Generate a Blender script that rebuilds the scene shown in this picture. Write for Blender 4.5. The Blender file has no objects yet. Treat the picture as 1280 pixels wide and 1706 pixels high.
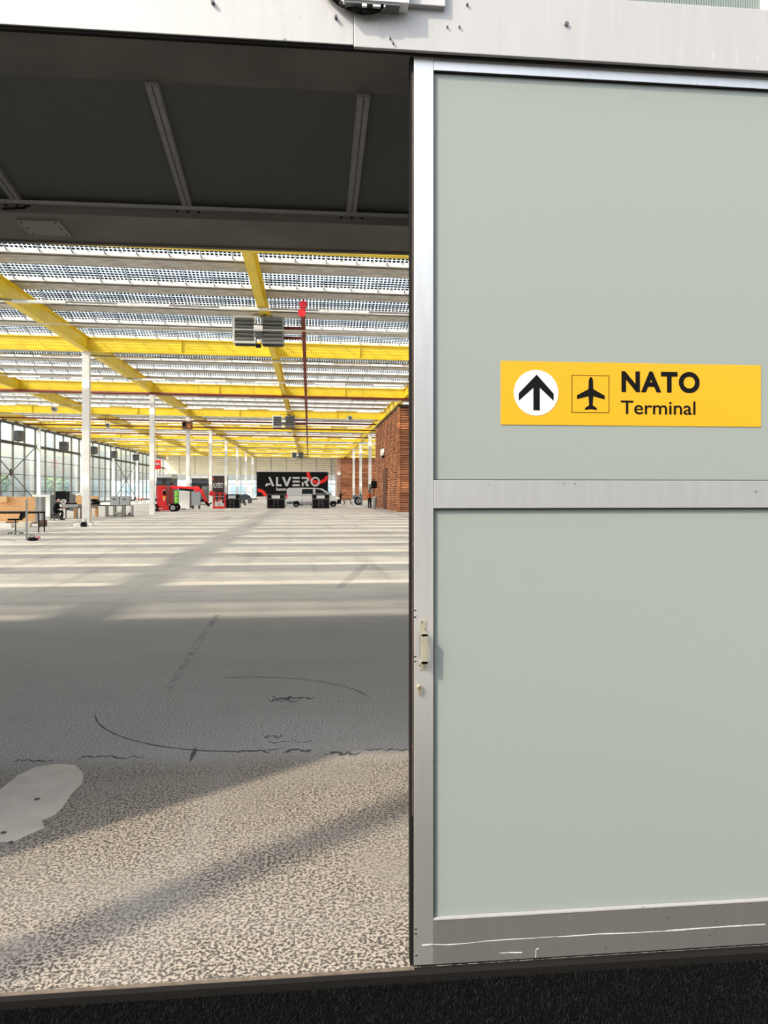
import bpy, bmesh, math, random
from mathutils import Vector, Matrix
random.seed(7)
PI = math.pi
SC = bpy.context.scene
C = SC.collection

# ------------------------------------------------------------------ camera
TH = math.atan(125/1250.0)
FPX = 1250.0
HZ = 820.0
EYE = Vector((0, 0, 1.6))
FWD = Vector((math.sin(TH), math.cos(TH), 0))
RGT = Vector((math.cos(TH), -math.sin(TH), 0))
cam_d = bpy.data.cameras.new('camera')
cam = bpy.data.objects.new('camera', cam_d); C.objects.link(cam)
cam.location = EYE
cam.rotation_euler = (PI/2, 0, -TH)
cam_d.sensor_fit = 'VERTICAL'; cam_d.sensor_height = 36.0; cam_d.sensor_width = 27.0
cam_d.lens = FPX/1706*36
cam_d.shift_y = -33/1706
cam_d.clip_start = 0.05; cam_d.clip_end = 1500
SC.camera = cam

# ------------------------------------------------------------------ sky, sun, exposure
SUN_AZ = Vector((0.8, 0.6, 0)); SUN_EL = math.radians(41)
w = bpy.data.worlds.new('sky'); SC.world = w; w.use_nodes = True
nt = w.node_tree; nt.nodes.clear()
out = nt.nodes.new('ShaderNodeOutputWorld'); bg = nt.nodes.new('ShaderNodeBackground')
sky = nt.nodes.new('ShaderNodeTexSky'); sky.sky_type = 'NISHITA'; sky.sun_disc = False
sky.sun_elevation = SUN_EL; sky.sun_rotation = math.atan2(-0.8, -0.6)
sky.air_density = 1.0; sky.dust_density = 3.0; sky.ozone_density = 1.0
hs = nt.nodes.new('ShaderNodeHueSaturation'); hs.inputs['Saturation'].default_value = 0.45
bg.inputs['Strength'].default_value = 0.30
nt.links.new(sky.outputs[0], hs.inputs['Color']); nt.links.new(hs.outputs[0], bg.inputs['Color'])
nt.links.new(bg.outputs[0], out.inputs[0])
sd = bpy.data.lights.new('sun', 'SUN'); sd.energy = 3.6; sd.angle = math.radians(1.6); sd.color = (1.0, 0.86, 0.68)
so = bpy.data.objects.new('sun', sd); C.objects.link(so)
sdir = Vector((SUN_AZ.x*math.cos(SUN_EL), SUN_AZ.y*math.cos(SUN_EL), -math.sin(SUN_EL)))
so.rotation_euler = sdir.to_track_quat('-Z', 'Y').to_euler(); so.location = (-20, -15, 25)
vs = SC.view_settings
SC.display_settings.display_device = 'sRGB'
vs.view_transform = 'Standard'; vs.look = 'None'; vs.gamma = 1.0; vs.exposure = 0.85; vs.use_curve_mapping = False
SC.cycles.max_bounces = 8; SC.cycles.diffuse_bounces = 5; SC.cycles.transparent_max_bounces = 16
SC.cycles.caustics_reflective = False; SC.cycles.caustics_refractive = False
SC.cycles.sample_clamp_indirect = 6.0

# ------------------------------------------------------------------ picture to place
def ray(u, v):
    return FWD + RGT*((u-640)/FPX) + Vector((0, 0, (HZ-v)/FPX))
def W(u, v, Y):
    r = ray(u, v); return EYE + r*(Y/r.y)
def G(u, v):
    r = ray(u, v); return EYE + r*(-1.6/r.z)
def mpp(p):                       # metres per pixel at a point
    return (p-EYE).dot(FWD)/FPX

# ------------------------------------------------------------------ materials
MATS = {}
def mat(name, col, rough=0.6, metal=0.0, nscale=0, namt=0.0, bump=0.0, stretch=None, coat=0.0, spec=None):
    if name in MATS: return MATS[name]
    m = bpy.data.materials.new(name); m.use_nodes = True; MATS[name] = m
    n = m.node_tree.nodes; l = m.node_tree.links
    p = n['Principled BSDF']
    p.inputs['Base Color'].default_value = (*col, 1); p.inputs['Roughness'].default_value = rough
    p.inputs['Metallic'].default_value = metal
    if coat: p.inputs['Coat Weight'].default_value = coat
    if spec is not None: p.inputs['Specular IOR Level'].default_value = spec
    if nscale:
        tc = n.new('ShaderNodeTexCoord'); src = tc.outputs['Object']
        if stretch:
            mp = n.new('ShaderNodeMapping'); mp.inputs['Scale'].default_value = stretch
            l.new(src, mp.inputs['Vector']); src = mp.outputs[0]
        t = n.new('ShaderNodeTexNoise'); t.inputs['Scale'].default_value = nscale; t.inputs['Detail'].default_value = 4
        l.new(src, t.inputs['Vector'])
        r = n.new('ShaderNodeMapRange'); r.inputs['From Min'].default_value = 0.3; r.inputs['From Max'].default_value = 0.7
        r.inputs['To Min'].default_value = 1-namt; r.inputs['To Max'].default_value = 1+namt
        l.new(t.outputs['Fac'], r.inputs['Value'])
        mx = n.new('ShaderNodeVectorMath'); mx.operation = 'SCALE'; mx.inputs[0].default_value = col
        l.new(r.outputs[0], mx.inputs['Scale']); l.new(mx.outputs[0], p.inputs['Base Color'])
        if bump:
            b = n.new('ShaderNodeBump'); b.inputs['Strength'].default_value = bump; b.inputs['Distance'].default_value = 0.01
            l.new(t.outputs['Fac'], b.inputs['Height']); l.new(b.outputs[0], p.inputs['Normal'])
    return m

def glass_mat(name, tint, gloss=0.12, rough=0.02, clear=1.0):
    m = bpy.data.materials.new(name); m.use_nodes = True; MATS[name] = m
    n = m.node_tree.nodes; l = m.node_tree.links; n.remove(n['Principled BSDF']); o = n['Material Output']
    t = n.new('ShaderNodeBsdfTransparent'); t.inputs[0].default_value = (*tint, 1)
    g = n.new('ShaderNodeBsdfGlossy'); g.inputs['Roughness'].default_value = rough; g.inputs['Color'].default_value = (.9, .95, .95, 1)
    fr = n.new('ShaderNodeLayerWeight'); fr.inputs[0].default_value = .5
    pw = n.new('ShaderNodeMath'); pw.operation = 'POWER'; pw.inputs[1].default_value = 5; l.new(fr.outputs['Facing'], pw.inputs[0])
    ml = n.new('ShaderNodeMath'); ml.operation = 'MULTIPLY_ADD'; ml.inputs[1].default_value = 0.8; ml.inputs[2].default_value = gloss*0.3
    l.new(pw.outputs[0], ml.inputs[0])
    mx = n.new('ShaderNodeMixShader'); l.new(ml.outputs[0], mx.inputs[0]); l.new(t.outputs[0], mx.inputs[1]); l.new(g.outputs[0], mx.inputs[2])
    src = mx.outputs[0]
    if clear < 1:
        d = n.new('ShaderNodeBsdfTranslucent'); d.inputs[0].default_value = (.85, .9, .88, 1)
        m2 = n.new('ShaderNodeMixShader'); m2.inputs[0].default_value = 1-clear
        l.new(src, m2.inputs[1]); l.new(d.outputs[0], m2.inputs[2]); src = m2.outputs[0]
    l.new(src, o.inputs['Surface'])
    return m

def frosted_mat(name, col, trans, transcol, gr=0.3):
    m = bpy.data.materials.new(name); m.use_nodes = True; MATS[name] = m
    n = m.node_tree.nodes; l = m.node_tree.links; n.remove(n['Principled BSDF']); o = n['Material Output']
    d = n.new('ShaderNodeBsdfDiffuse'); d.inputs[0].default_value = (*col, 1)
    t = n.new('ShaderNodeBsdfTranslucent'); t.inputs[0].default_value = (*transcol, 1)
    a = n.new('ShaderNodeMixShader'); a.inputs[0].default_value = trans
    l.new(d.outputs[0], a.inputs[1]); l.new(t.outputs[0], a.inputs[2])
    g = n.new('ShaderNodeBsdfGlossy'); g.inputs['Roughness'].default_value = gr
    fr = n.new('ShaderNodeFresnel'); fr.inputs[0].default_value = 1.45
    b = n.new('ShaderNodeMixShader'); l.new(fr.outputs[0], b.inputs[0]); l.new(a.outputs[0], b.inputs[1]); l.new(g.outputs[0], b.inputs[2])
    l.new(b.outputs[0], o.inputs['Surface'])
    return m

def solar_mat():
    # clear glass carrying rows of dark rounded solar cells (flat print inside the pane)
    m = bpy.data.materials.new('solar_glass'); m.use_nodes = True; MATS['solar_glass'] = m
    n = m.node_tree.nodes; l = m.node_tree.links; n.remove(n['Principled BSDF']); o = n['Material Output']
    tc = n.new('ShaderNodeTexCoord'); sp = n.new('ShaderNodeSeparateXYZ'); l.new(tc.outputs['UV'], sp.inputs[0])
    def mth(op, a, b=None):
        k = n.new('ShaderNodeMath'); k.operation = op
        for i, q in enumerate((a, b)):
            if q is None: continue
            if isinstance(q, (int, float)): k.inputs[i].default_value = q
            else: l.new(q, k.inputs[i])
        return k.outputs[0]
    # UV in metres; cells 0.125 m apart; no cells on the lowest 0.2 m of the pane
    fx = mth('ABSOLUTE', mth('SUBTRACT', mth('FRACT', mth('DIVIDE', sp.outputs[0], 0.147)), 0.5))
    fy = mth('ABSOLUTE', mth('SUBTRACT', mth('FRACT', mth('DIVIDE', sp.outputs[1], 0.155)), 0.5))
    r = mth('POWER', mth('ADD', mth('POWER', fx, 3), mth('POWER', fy, 3)), 1/3)
    cell = mth('LESS_THAN', r, 0.385)
    cell = mth('MULTIPLY', cell, mth('GREATER_THAN', sp.outputs[1], 0.155))
    t = n.new('ShaderNodeBsdfTransparent'); t.inputs[0].default_value = (.80, .84, .84, 1)
    tl = n.new('ShaderNodeBsdfTranslucent'); tl.inputs[0].default_value = (.78, .82, .83, 1)
    a = n.new('ShaderNodeMixShader'); a.inputs[0].default_value = 0.16
    l.new(t.outputs[0], a.inputs[1]); l.new(tl.outputs[0], a.inputs[2])
    d = n.new('ShaderNodeBsdfDiffuse'); d.inputs[0].default_value = (.03, .05, .075, 1)
    b = n.new('ShaderNodeMixShader'); l.new(cell, b.inputs[0]); l.new(a.outputs[0], b.inputs[1]); l.new(d.outputs[0], b.inputs[2])
    l.new(b.outputs[0], o.inputs['Surface'])
    return m

def floor_mat():
    m = bpy.data.materials.new('concrete_floor'); m.use_nodes = True
    n = m.node_tree.nodes; l = m.node_tree.links; p = n['Principled BSDF']
    tc = n.new('ShaderNodeTexCoord'); co = tc.outputs['Object']
    def noise(scale, det=3, rough=.5, dist=0):
        t = n.new('ShaderNodeTexNoise'); t.inputs['Scale'].default_value = scale; t.inputs['Detail'].default_value = det
        t.inputs['Roughness'].default_value = rough; t.inputs['Distortion'].default_value = dist
        l.new(co, t.inputs['Vector']); return t.outputs['Fac']
    def rng(v, a, b, c, d, smooth=False):
        k = n.new('ShaderNodeMapRange'); k.inputs['From Min'].default_value = a; k.inputs['From Max'].default_value = b
        k.inputs['To Min'].default_value = c; k.inputs['To Max'].default_value = d
        if smooth: k.interpolation_type = 'SMOOTHSTEP'
        if isinstance(v, float): k.inputs['Value'].default_value = v
        else: l.new(v, k.inputs['Value'])
        return k.outputs[0]
    def mixc(f, a, b):
        k = n.new('ShaderNodeMix'); k.data_type = 'RGBA'
        if isinstance(f, float): k.inputs[0].default_value = f
        else: l.new(f, k.inputs[0])
        for i, q in ((6, a), (7, b)):
            if isinstance(q, tuple): k.inputs[i].default_value = (*q, 1)
            else: l.new(q, k.inputs[i])
        return k.outputs[2]
    def mth(op, a, b):
        k = n.new('ShaderNodeMath'); k.operation = op
        for i, q in enumerate((a, b)):
            if isinstance(q, (int, float)): k.inputs[i].default_value = q
            else: l.new(q, k.inputs[i])
        return k.outputs[0]
    sp = n.new('ShaderNodeSeparateXYZ'); l.new(co, sp.inputs[0])
    grain = rng(noise(78, 4, .55, .4), .46, .54, 0, 1)
    fine = rng(noise(95, 4, .65), .42, .58, 0, 1)
    blot = noise(.55, 5, .6)
    wob = noise(1.1, 4, .6)
    # worn, washed out aggregate inside the doorway strip; ground, greyer screed beyond the joint, its shade partly painted in
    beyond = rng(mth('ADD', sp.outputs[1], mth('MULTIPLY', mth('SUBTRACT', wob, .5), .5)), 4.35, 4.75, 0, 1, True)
    near_c = mixc(grain, (.040, .036, .030), (.275, .245, .205))
    worn = rng(noise(.9, 4, .65), .50, .66, 0, .65)
    near_c = mixc(worn, near_c, (.165, .152, .133))
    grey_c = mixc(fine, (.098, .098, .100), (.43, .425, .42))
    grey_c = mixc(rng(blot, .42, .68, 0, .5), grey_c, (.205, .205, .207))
    lit_c = mixc(rng(noise(.16, 6, .65), .35, .65, 0, 1), (.64, .608, .555), (.80, .76, .69))
    lit_f = rng(sp.outputs[1], 8.5, 13.0, 0, 1, True)  # lighter tone painted in where sun through the roof reaches the floor
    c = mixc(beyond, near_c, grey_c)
    c = mixc(lit_f, c, lit_c)
    # mottled bands left by the power float
    mb = n.new('ShaderNodeMapping'); mb.inputs['Scale'].default_value = (.45, 1.7, 1); l.new(co, mb.inputs['Vector'])
    fb = n.new('ShaderNodeTexNoise'); fb.inputs['Scale'].default_value = 1.3; fb.inputs['Detail'].default_value = 6; fb.inputs['Roughness'].default_value = .65; l.new(mb.outputs[0], fb.inputs['Vector'])
    c = mixc(rng(fb.outputs['Fac'], .45, .70, 0, .30), c, (.20, .195, .185))
    # streaks from wheels, running along the hall
    mp = n.new('ShaderNodeMapping'); mp.inputs['Scale'].default_value = (1.6, .09, 1); l.new(co, mp.inputs['Vector'])
    st = n.new('ShaderNodeTexNoise'); st.inputs['Scale'].default_value = 1.0; st.inputs['Detail'].default_value = 5; l.new(mp.outputs[0], st.inputs['Vector'])
    c = mixc(rng(st.outputs['Fac'], .56, .72, 0, .35), c, (.22, .215, .21))
    l.new(c, p.inputs['Base Color'])
    p.inputs['Roughness'].default_value = .7
    b = n.new('ShaderNodeBump'); b.inputs['Strength'].default_value = .3; b.inputs['Distance'].default_value = .003
    l.new(grain, b.inputs['Height']); l.new(b.outputs[0], p.inputs['Normal'])
    return m

def alu_mat(name, col, metal, rough, unused_z0, unused_z1):
    # brushed aluminium, faintly streaked, with scattered dark specks
    m = bpy.data.materials.new(name); m.use_nodes = True; MATS[name] = m
    n = m.node_tree.nodes; l = m.node_tree.links; p = n['Principled BSDF']
    tc = n.new('ShaderNodeTexCoord'); co = tc.outputs['Object']
    mp = n.new('ShaderNodeMapping'); mp.inputs['Scale'].default_value = (14, 14, 1.3); l.new(co, mp.inputs['Vector'])
    t = n.new('ShaderNodeTexNoise'); t.inputs['Scale'].default_value = 3; t.inputs['Detail'].default_value = 6; l.new(mp.outputs[0], t.inputs['Vector'])
    r = n.new('ShaderNodeMapRange'); r.inputs['From Min'].default_value = .3; r.inputs['From Max'].default_value = .7
    r.inputs['To Min'].default_value = .96; r.inputs['To Max'].default_value = 1.03; l.new(t.outputs['Fac'], r.inputs['Value'])
    t2 = n.new('ShaderNodeTexNoise'); t2.inputs['Scale'].default_value = 45; t2.inputs['Detail'].default_value = 5; l.new(co, t2.inputs['Vector'])
    s = n.new('ShaderNodeMapRange'); s.inputs['From Min'].default_value = .70; s.inputs['From Max'].default_value = .76
    s.inputs['To Min'].default_value = 1; s.inputs['To Max'].default_value = .45; l.new(t2.outputs['Fac'], s.inputs['Value'])
    ml = n.new('ShaderNodeMath'); ml.operation = 'MULTIPLY'; l.new(r.outputs[0], ml.inputs[0]); l.new(s.outputs[0], ml.inputs[1])
    v = n.new('ShaderNodeVectorMath'); v.operation = 'SCALE'; v.inputs[0].default_value = col; l.new(ml.outputs[0], v.inputs['Scale'])
    l.new(v.outputs[0], p.inputs['Base Color']); p.inputs['Metallic'].default_value = metal; p.inputs['Roughness'].default_value = rough
    return m

ALU = alu_mat('brushed_aluminium', (.56, .56, .54), .82, .34, 0, 0)
ALUW = alu_mat('pale_aluminium', (.30, .30, .295), .25, .5, 0, 0)
ALUD = alu_mat('darker_aluminium', (.25, .25, .238), .75, .42, 0, 0)  # darker tone of the frame metal, for the bottom rail
FROST = frosted_mat('frosted_glass', (.235, .268, .246), .25, (.5, .56, .53), .35)
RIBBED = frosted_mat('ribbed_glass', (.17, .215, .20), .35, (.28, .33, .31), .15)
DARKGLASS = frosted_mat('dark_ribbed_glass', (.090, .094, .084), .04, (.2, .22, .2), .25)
PANE = glass_mat('window_glass', (.93, .96, .95), .10)
CARGLASS = mat('tinted_glass', (.012, .016, .02), .08, 0)
SOLAR = solar_mat()
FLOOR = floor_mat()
BLACKRUB = mat('black_rubber', (.006, .0055, .005), .7, spec=.1)
DARKBRN = mat('dark_brown_edge', (.035, .022, .014), .7, nscale=30, namt=.5)
SOFFIT = mat('soffit_metal', (.115, .100, .085), .55, .2, 3, .22)
SOFFIT2 = mat('soffit_beam_metal', (.17, .152, .132), .6, .1, 2.5, .2)
BARGREY = mat('glazing_bar_grey', (.26, .255, .245), .5, .3, 20, .12)
YEL = mat('yellow_paint', (.84, .62, .03), .45, 0, 1.2, .08)
WHT = mat('white_paint', (.86, .85, .83), .5, 0, 2, .05)
WHTD = mat('off_white_enamel', (.72, .72, .70), .45, 0, 3, .06)
STEELG = mat('galvanised_trough', (.60, .585, .56), .5, .25, 2.2, .3, stretch=(1, 3, 1))
RAILW = mat('white_rail', (.82, .82, .80), .45)
DARKST = mat('dark_steel', (.06, .058, .055), .5, .3, 4, .2)
DARKFR = mat('weathered_dark_frame', (.085, .075, .065), .6, .1, 3, .3)
REDP = mat('dark_red_pipe', (.20, .030, .022), .45, 0, 3, .15)
REDV = mat('bright_red_valve', (.62, .02, .03), .4)
RED = mat('lift_red', (.70, .012, .015), .35, 0, 2, .06)
LIME = mat('lime_green', (.22, .62, .06), .5)
BLACK = mat('matte_black', (.005, .005, .0055), .55, spec=.12)
BLACKP = mat('black_plastic', (.0075, .0078, .008), .5, 0, 5, .2, spec=.12)
GREY = mat('mid_grey', (.33, .34, .35), .5, 0, 3, .08)
GREYD = mat('dark_grey', (.10, .105, .11), .5, 0, 3, .1)
LOUV = mat('louver_grey', (.30, .31, .31), .45, .3)
CHIP = mat('orange_chipboard', (.76, .43, .20), .7, 0, 9, .14)
CARDB = mat('cardboard', (.52, .30, .12), .8, 0, 5, .08)
ORANGE = mat('orange_fabric', (.75, .16, .03), .7)
SKIN = mat('skin', (.62, .38, .28), .55)
CLOTHB = mat('black_cloth', (.008, .0085, .01), .8, 0, 30, .2, spec=.1)
CLOTHG = mat('grey_blue_cloth', (.16, .22, .25), .8, 0, 30, .2)
CLOTHW = mat('pale_grey_cloth', (.5, .5, .5), .8)
HAIR = mat('dark_hair', (.05, .035, .025), .7)
HAIRG = mat('grey_hair', (.38, .38, .37), .7)
SILVER = mat('silver_car_paint', (.56, .58, .61), .3, .25, coat=.5)
CREAM = mat('cream_cladding', (.90, .82, .60), .6, 0, .8, .07)
SIGNY = mat('sign_yellow', (.42, .232, .003), .35, 0, 1.5, .02)
SIGNK = mat('sign_black', (.003, .003, .003), .6, spec=.08)
SIGNW = mat('sign_white', (.60, .61, .62), .4)
SIGNR = mat('sign_red', (.85, .02, .015), .45)
CARPET = mat('black_carpet', (.0022, .0023, .0025), .95, spec=.02)
FIBRE = mat('carpet_fibre', (.0065, .0068, .0072), .85, 0, 40, .7, spec=.03)
PAVE = mat('paving_grey', (.20, .195, .185), .8, 0, .7, .15)
PINK = mat('pink_cloth', (.75, .30, .36), .8)
BLUEC = mat('dusty_blue_metal', (.20, .26, .36), .4, .2)
PATCHM = mat('mortar_patch', (.40, .365, .32), .75, 0, 5, .14, .2)
SCRATCH = mat('tyre_mark', (.045, .045, .048), .8, 0, 14, .5)
DUST = mat('white_scuff', (.36, .36, .345), .7, 0, 60, .25)
LEAF = mat('tree_leaf', (.28, .36, .20), .7, 0, 1.5, .4)
BARK = mat('tree_bark', (.12, .09, .06), .8, 0, 4, .3)
FACADE = mat('pale_facade', (.62, .64, .66), .7, 0, .3, .06)
BRASS = mat('cylinder_brass', (.40, .34, .22), .35, .8)
HANDLE = mat('handle_nickel', (.30, .285, .215), .42, .5, 25, .08)
AMBER = mat('amber_sticker', (.85, .42, .02), .5)
TAIL = mat('tail_lamp_red', (.5, .02, .05), .3)

def slat_mat():
    m = bpy.data.materials.new('reddish_timber'); m.use_nodes = True
    n = m.node_tree.nodes; l = m.node_tree.links; p = n['Principled BSDF']
    tc = n.new('ShaderNodeTexCoord'); mp = n.new('ShaderNodeMapping'); mp.inputs['Scale'].default_value = (.5, .5, 5.1)
    l.new(tc.outputs['Object'], mp.inputs['Vector'])
    t = n.new('ShaderNodeTexNoise'); t.inputs['Scale'].default_value = 1.0; t.inputs['Detail'].default_value = 5; l.new(mp.outputs[0], t.inputs['Vector'])
    cr = n.new('ShaderNodeValToRGB'); e = cr.color_ramp.elements
    e[0].position = .3; e[0].color = (.24, .075, .032, 1); e[1].position = .7; e[1].color = (.62, .27, .125, 1)
    l.new(t.outputs['Fac'], cr.inputs[0]); l.new(cr.outputs[0], p.inputs['Base Color']); p.inputs['Roughness'].default_value = .6
    return m
TIMBER = slat_mat()

# ------------------------------------------------------------------ mesh builder
class MB:
    def __init__(s): s.bm = bmesh.new(); s.uv = None
    def face(s, pts, mi=0):
        f = s.bm.faces.new([s.bm.verts.new(p) for p in pts]); f.material_index = mi; return f
    def box(s, c, d, R=None, mi=0):
        c = Vector(c); h = Vector(d)/2; vs = []
        for x in (-1, 1):
            for y in (-1, 1):
                for z in (-1, 1):
                    q = Vector((x*h.x, y*h.y, z*h.z))
                    vs.append(s.bm.verts.new(c+(R @ q if R else q)))
        for f in ((0, 1, 3, 2), (4, 6, 7, 5), (0, 4, 5, 1), (2, 3, 7, 6), (0, 2, 6, 4), (1, 5, 7, 3)):
            s.bm.faces.new([vs[i] for i in f]).material_index = mi
        return s
    def span(s, a, b, mi=0):
        a = Vector(a); b = Vector(b)
        return s.box((a+b)/2, (abs(b.x-a.x), abs(b.y-a.y), abs(b.z-a.z)), None, mi)
    def bar(s, a, b, wd, ht, mi=0, up=(0, 0, 1)):
        a = Vector(a); b = Vector(b); y = (b-a); L = y.length; y.normalize(); up = Vector(up)
        if abs(y.dot(up)) > .98: up = Vector((1, 0, 0))
        x = y.cross(up).normalized(); z = x.cross(y)
        return s.box((a+b)/2, (wd, L, ht), Matrix((x, y, z)).transposed(), mi)
    def cyl(s, a, b, r0, r1=None, n=12, mi=0, caps=True):
        r1 = r0 if r1 is None else r1
        a = Vector(a); b = Vector(b); d = (b-a).normalized()
        x = d.cross(Vector((0, 0, 1)) if abs(d.z) < .9 else Vector((1, 0, 0))).normalized(); y = d.cross(x)
        A = [s.bm.verts.new(a+(x*math.cos(2*PI*i/n)+y*math.sin(2*PI*i/n))*r0) for i in range(n)]
        B = [s.bm.verts.new(b+(x*math.cos(2*PI*i/n)+y*math.sin(2*PI*i/n))*r1) for i in range(n)]
        for i in range(n):
            f = s.bm.faces.new((A[i], A[(i+1) % n], B[(i+1) % n], B[i])); f.material_index = mi; f.smooth = True
        if caps:
            s.bm.faces.new(A[::-1]).material_index = mi; s.bm.faces.new(B).material_index = mi
        return s
    def tube(s, pts, r, n=8, mi=0):
        for a, b in zip(pts, pts[1:]): s.cyl(a, b, r, n=n, mi=mi)
        return s
    def prism(s, poly, f, depth, mi=0):
        # poly: 2-D outline; f maps (a, b, t) -> point; t = 0..depth
        A = [s.bm.verts.new(f(a, b, 0)) for a, b in poly]; B = [s.bm.verts.new(f(a, b, depth)) for a, b in poly]
        k = len(poly)
        for i in range(k): s.bm.faces.new((A[i], A[(i+1) % k], B[(i+1) % k], B[i])).material_index = mi
        s.bm.faces.new(A[::-1]).material_index = mi; s.bm.faces.new(B).material_index = mi
        return s
    def ball(s, c, r, sx=1, sy=1, sz=1, u=12, v=8, mi=0):
        M4 = Matrix.Translation(c) @ Matrix.Diagonal((r*sx, r*sy, r*sz, 1))
        g = bmesh.ops.create_uvsphere(s.bm, u_segments=u, v_segments=v, radius=1, matrix=M4)
        for vv in g['verts']:
            for f in vv.link_faces: f.smooth = True; f.material_index = mi
        return s
    def ring(s, c, r_out, r_in, ax_a, ax_b, nrm, th, n=36, a0=0, a1=2*PI, mi=0):
        ax_a = Vector(ax_a); ax_b = Vector(ax_b); nrm = Vector(nrm); c = Vector(c)
        full = abs(a1-a0-2*PI) < 1e-6; k = n if full else n+1; rows = []
        for i in range(k):
            t = a0+(a1-a0)*i/n; d = ax_a*math.cos(t)+ax_b*math.sin(t)
            rows.append([s.bm.verts.new(c+d*r_in), s.bm.verts.new(c+d*r_out), s.bm.verts.new(c+d*r_out+nrm*th), s.bm.verts.new(c+d*r_in+nrm*th)])
        for i in range(n if full else n):
            a = rows[i]; b = rows[(i+1) % k]
            for j in range(4): s.bm.faces.new((a[j], a[(j+1) % 4], b[(j+1) % 4], b[j])).material_index = mi
        if not full:
            s.bm.faces.new(rows[0]).material_index = mi; s.bm.faces.new(rows[-1][::-1]).material_index = mi
        return s
    def fall(s, k=0.01):            # the roof drains to one side: real slope of 1 in 100
        for v in s.bm.verts: v.co.z -= k*v.co.x
        return s
    def mesh(s, name, mats, bevel=0):
        bmesh.ops.recalc_face_normals(s.bm, faces=s.bm.faces)
        if bevel:
            ed = [e for e in s.bm.edges if len(e.link_faces) == 2 and e.calc_face_angle(0) > .5]
            bmesh.ops.bevel(s.bm, geom=ed, offset=bevel, segments=2, affect='EDGES', profile=.6)
        me = bpy.data.meshes.new(name); s.bm.to_mesh(me); s.bm.free()
        for m in (mats if isinstance(mats, (list, tuple)) else [mats]): me.materials.append(m)
        return me
    def build(s, name, mats, parent=None, bevel=0, loc=None, rz=0):
        return link(name, s.mesh(name, mats, bevel), parent, loc, rz)

def link(name, me, parent=None, loc=None, rz=0):
    o = bpy.data.objects.new(name, me); C.objects.link(o)
    if parent: o.parent = parent
    if loc is not None: o.location = loc
    o.rotation_euler = (0, 0, rz)
    return o
def tag(o, label, cat, group=None):
    o['label'] = label; o['category'] = cat
    if group: o['group'] = group
    return o
def thing(name, label, cat, loc=(0, 0, 0), rz=0, group=None):
    o = link(name, None, None, loc, rz); o.empty_display_size = .2
    return tag(o, label, cat, group)
def struct(o): o['kind'] = 'structure'; return o
def stuff(o): o['kind'] = 'stuff'; return o
def sroot(name): return struct(link(name, None))
def dup(root, loc, rz=None, label=None, group=None):
    r = root.copy(); C.objects.link(r); r.location = loc
    if rz is not None: r.rotation_euler = (0, 0, rz)
    if label: r['label'] = label
    if group: r['group'] = group
    for ch in list(root.children):
        c = ch.copy(); C.objects.link(c); c.parent = r
        for g in list(ch.children):
            d = g.copy(); C.objects.link(d); d.parent = c
    return r
def text_mesh(body, height_target, width_target=None, offset=0.0, extrude=.0006, space=1.0):
    cu = bpy.data.curves.new('lettering', 'FONT'); cu.body = body; cu.size = 1; cu.extrude = extrude; cu.offset = offset; cu.space_character = space
    ob = bpy.data.objects.new('lettering', cu); C.objects.link(ob)
    dg = bpy.context.evaluated_depsgraph_get(); dg.update()
    me = bpy.data.meshes.new_from_object(ob.evaluated_get(dg)); bpy.data.objects.remove(ob)
    xs = [v.co.x for v in me.vertices]; ys = [v.co.y for v in me.vertices]
    sy = height_target/(max(ys)-min(ys)); sx = width_target/(max(xs)-min(xs)) if width_target else sy
    x0 = min(xs); y0 = min(ys)
    for v in me.vertices:                 # stand the letters up, facing -Y, lower left corner at the origin
        v.co = Vector(((v.co.x-x0)*sx, -v.co.z*1.0, (v.co.y-y0)*sy))
    me.materials.clear()
    return me
ORD = 'first second third fourth fifth sixth seventh eighth ninth tenth eleventh twelfth thirteenth fourteenth fifteenth sixteenth'.split()

# ================================================================== SETTING
HX0, HX1, HY0, HY1 = -31.2, 16.6, 2.5, 166.0

# ---- floor
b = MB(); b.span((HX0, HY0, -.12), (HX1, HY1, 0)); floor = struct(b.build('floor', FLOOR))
def strip(pts, wd, z, m, name, parent, jitter=0):
    b = MB(); n = len(pts); L = []; R = []
    for i, p in enumerate(pts):
        t = (pts[min(i+1, n-1)]-pts[max(i-1, 0)]).normalized(); q = Vector((-t.y, t.x, 0))
        ww = wd*(1+jitter*random.uniform(-1, 1))
        ww *= .25 if i in (0, n-1) and name != 'tyre_streak' else 1
        L.append(p+q*ww/2); R.append(p-q*ww/2)
    for i in range(n-1):
        b.prism([(0, 0), (1, 0), (1, 1), (0, 1)], lambda a, c, t, i=i: Vector((( (L[i], L[i+1])[a] if c == 0 else (R[i], R[i+1])[a]).x, ((L[i], L[i+1])[a] if c == 0 else (R[i], R[i+1])[a]).y, z+t)), .0012)
    return b.build(name, m, parent)
poly = [(-60, 1392), (-20, 1330), (8, 1310), (30, 1292), (60, 1278), (95, 1273), (125, 1275), (139, 1288), (137, 1306), (120, 1322), (105, 1345), (92, 1358), (70, 1368), (74, 1380), (45, 1392), (25, 1402), (-10, 1404), (-60, 1420)]
b = MB(); g = [G(*q) for q in poly]
b.prism([(p.x, p.y) for p in g], lambda a, c, t: Vector((a, c, t)), .002); b.build('mortar_patch', PATCHM, floor)
for q in ((62, 1332, .016), (6, 1388, .014), (18, 1404, .012)):
    p = G(q[0], q[1]); b = MB(); b.cyl((p.x, p.y, .0015), (p.x, p.y, .0035), q[2], n=7); o = b.build('pit', SCRATCH, floor)
def gpath(pts, n=1): return [G(*p) for p in pts]
import math as _m
ell = []
for i in range(26):                                    # round scrape on the floor, lower left half
    t = _m.radians(178+i*4.6); ell.append(G(385+226*_m.cos(t)+(0), 1192-60*_m.sin(t)))
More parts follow.
